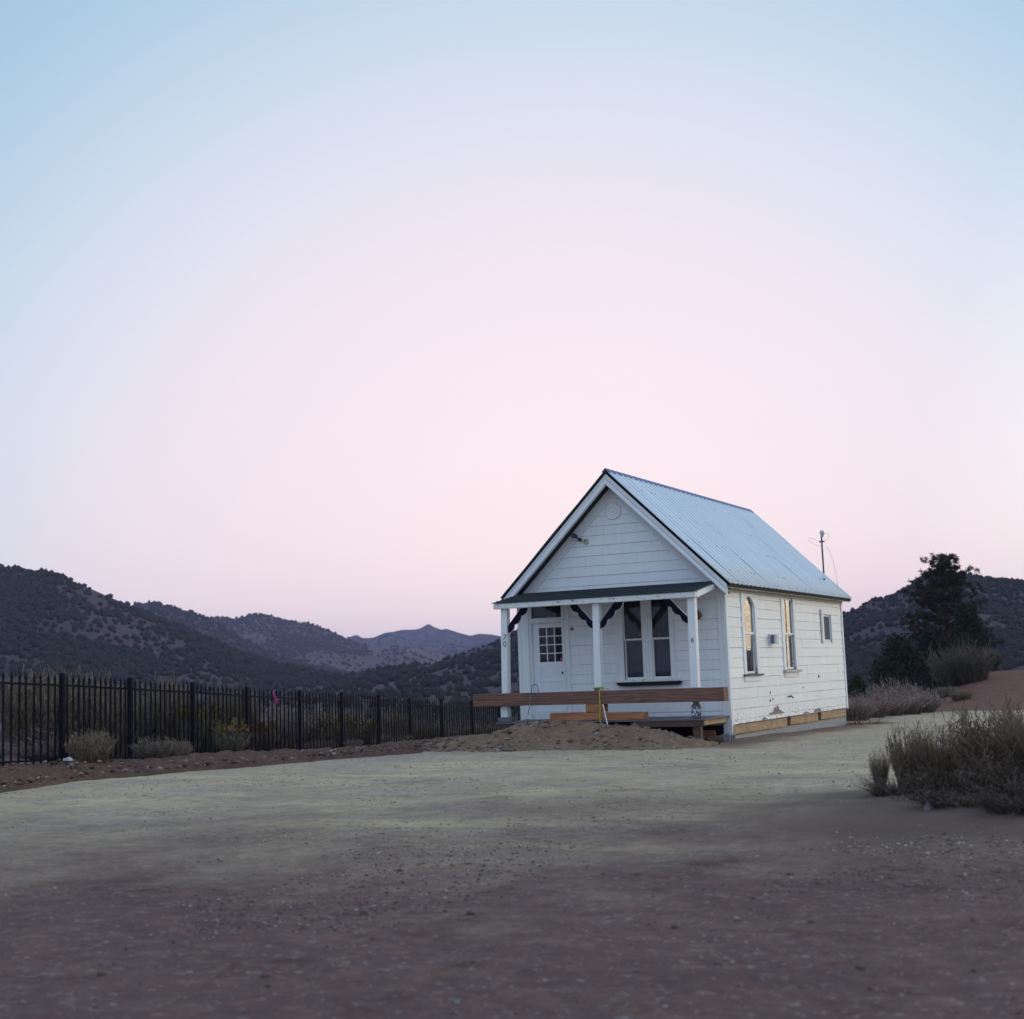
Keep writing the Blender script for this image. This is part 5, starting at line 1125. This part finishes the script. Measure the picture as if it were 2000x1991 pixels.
# ------------------------------------------------------------------ stones and clods
def stones(name, n, g, pos, smin, smax, cols, kind='stuff', pw=2.6, zf=ground_z):
    oct_v = np.array([(1, 0, 0), (-1, 0, 0), (0, 1, 0), (0, -1, 0), (0, 0, 1), (0, 0, -1), (.7, .7, .3), (-.6, .7, .2)]); 
    F0 = np.array([(0, 6, 4), (6, 2, 4), (2, 7, 4), (7, 1, 4), (1, 3, 4), (3, 0, 4), (6, 0, 5), (2, 6, 5), (7, 2, 5), (1, 7, 5), (3, 1, 5), (0, 3, 5)])
    x, y = pos(n, g); s = smin+(smax-smin)*g.uniform(size=n)**pw
    v = oct_v[None]*g.uniform(.65, 1.25, (n, 8, 3)); a = g.uniform(0, 6.28, n); ca, sa = np.cos(a)[:, None], np.sin(a)[:, None]
    X = (v[:, :, 0]*ca-v[:, :, 1]*sa)*s[:, None]+x[:, None]; Y = (v[:, :, 0]*sa+v[:, :, 1]*ca)*s[:, None]*.8+y[:, None]; Z = v[:, :, 2]*s[:, None]*.55+zf(x, y)[:, None]+s[:, None]*.15
    F = (F0[None]+(np.arange(n)*8)[:, None, None]).reshape(-1, 3); me = raw_mesh(name, np.stack([X, Y, Z], -1).reshape(-1, 3), F)
    c = np.array(cols)[g.integers(len(cols), size=n)]*g.uniform(.7, 1.3, (n, 1)); tint(me, np.repeat(c, 8, 0)); return me
STN = [(.22, .165, .145), (.17, .12, .105), (.28, .23, .20), (.13, .09, .085), (.20, .11, .08), (.36, .33, .31)]
def pos_fan(r0, r1, w=20):
    def f(n, g):                          # scattered in drifts, not evenly
        X, Y = np.zeros(0), np.zeros(0)
        while len(X) < n:
            a = YAW+np.radians(g.uniform(-w, w, 4*n)); r = r0*(r1/r0)**g.uniform(size=4*n); x, y = CAM[0]+np.sin(a)*r, CAM[1]+np.cos(a)*r
            k = g.uniform(size=4*n) < sst(.48, .70, fbm(x*.5, y*.5, 4, 91)+.5)+.05; X, Y = np.concatenate([X, x[k]]), np.concatenate([Y, y[k]])
        return X[:n], Y[:n]
    return f
g = np.random.default_rng(77)
link('gravel', stones('gravel', 7000, g, pos_fan(5.0, 14), .003, .020, STN), M['plant'], kind='stuff', label='loose stones over the brown foreground', cat='gravel')
link('gravel', stones('gravel', 6000, g, pos_fan(12, 34), .005, .024, [(.36, .29, .24), (.30, .235, .21), (.42, .36, .28), (.46, .41, .33), (.36, .25, .20)]), M['plant'], kind='stuff', label='loose stones over the pale graded track', cat='gravel')
def pos_m(n, g): return g.uniform(-8.0, -.1, n), g.uniform(-3.7, -1.7, n)
cx = [-9.2, -7.6, -6.6, -5.9, -5.06, -4.52, -4.0, -3.23, -2.73, -2.0, -1.5, -.8, -.23, .3]; cz = [-.62, -.45, -.33, -.16, -.06, .08, .165, .19, .12, .06, .05, -.07, -.22, -.42]
def mz(x, y):
    base = np.minimum(ground_z(x, y), -.30)-.05; return base+(np.interp(x, cx, cz)-base+.05)*np.interp(y+2.0-.12*np.sin(x*2.1), [-1.75, -1.3, -.7, -.25, 0, .3, .7, .95], [0, .10, .52, .92, 1.0, .93, .45, .1])
link('clods', stones('clods', 1100, g, pos_m, .012, .085, [(.21, .14, .10), (.17, .11, .08), (.27, .20, .16), (.33, .29, .26)], zf=mz), M['plant'], kind='stuff', label='clods and stones on the dirt heap', cat='clods')
def pos_b(n, g):
    t_ = g.uniform(-10, 14, n); e = np.interp(t_, [-25, -2, 5.2, 9, 15, 30], [-1.6, -1.3, -5.3, -6.0, -6.3, -6.5]); s_ = e+g.uniform(-.6, 2.0, n); return FB[0]+FD[0]*t_+FN[0]*s_, FB[1]+FD[1]*t_+FN[1]*s_
link('clods', stones('clods', 1500, g, pos_b, .015, .09, [(.15, .085, .065), (.11, .065, .055), (.22, .15, .12), (.30, .25, .22)], zf=lambda x, y: ground_z(x, y)+.11), M['plant'], kind='stuff', label='red clods along the bank below the fence', cat='clods')
# single stones large enough to point at
rk = []
for i in range(4):
    me = stones('rock', 1, g, lambda n, g: (np.zeros(n), np.zeros(n)), .10, .101, [[(.20, .16, .15)], [(.15, .10, .09)], [(.28, .25, .24)], [(.17, .13, .12)]][i], zf=lambda x, y: x*0); me.materials.append(M['plant']); rk.append(me)
for k, (px, py, s_) in enumerate(((713, 1780, .55), (520, 1905, .5), (1438, 1795, .35), (1320, 1808, .4), (1405, 1877, .35), (920, 1783, .45), (870, 1740, .3), (200, 1905, .45), (1247, 1713, .4), (1160, 1600, .3), (1112, 1632, .35), (1680, 1890, .4), (1585, 1800, .35), (780, 1700, .35), (430, 1680, .35), (1540, 1712, .3))):
    d = at(px, py, 1.0)-CAM; t_ = (-.33-CAM[2])/d[2]; p = CAM+d*t_
    o = bpy.data.objects.new('stone', rk[k % 4]); COL.objects.link(o); o.location = (p[0], p[1], gz(p[0], p[1])); o.scale = (s_,)*3; o.rotation_euler = (0, 0, k*1.7); tag(o, 'loose stone lying on the brown gravel of the foreground', 'stone', 'loose stones in the foreground')

# ------------------------------------------------------------------ haze
hz, t, b = newmat('haze'); t.nodes.remove(b)
pv = t.nodes.new('ShaderNodeVolumePrincipled'); pv.inputs['Color'].default_value = (.62, .62, 1.0, 1); pv.inputs['Density'].default_value = 1.3e-4; pv.inputs['Anisotropy'].default_value = 0
t.links.new(pv.outputs[0], [n for n in t.nodes if n.type == 'OUTPUT_MATERIAL'][0].inputs['Volume'])
MB().box(-4900, 4900, -4900, 4900, -14, 175).build('haze', hz, None, 'thin bluish evening air', 'haze', kind='stuff')
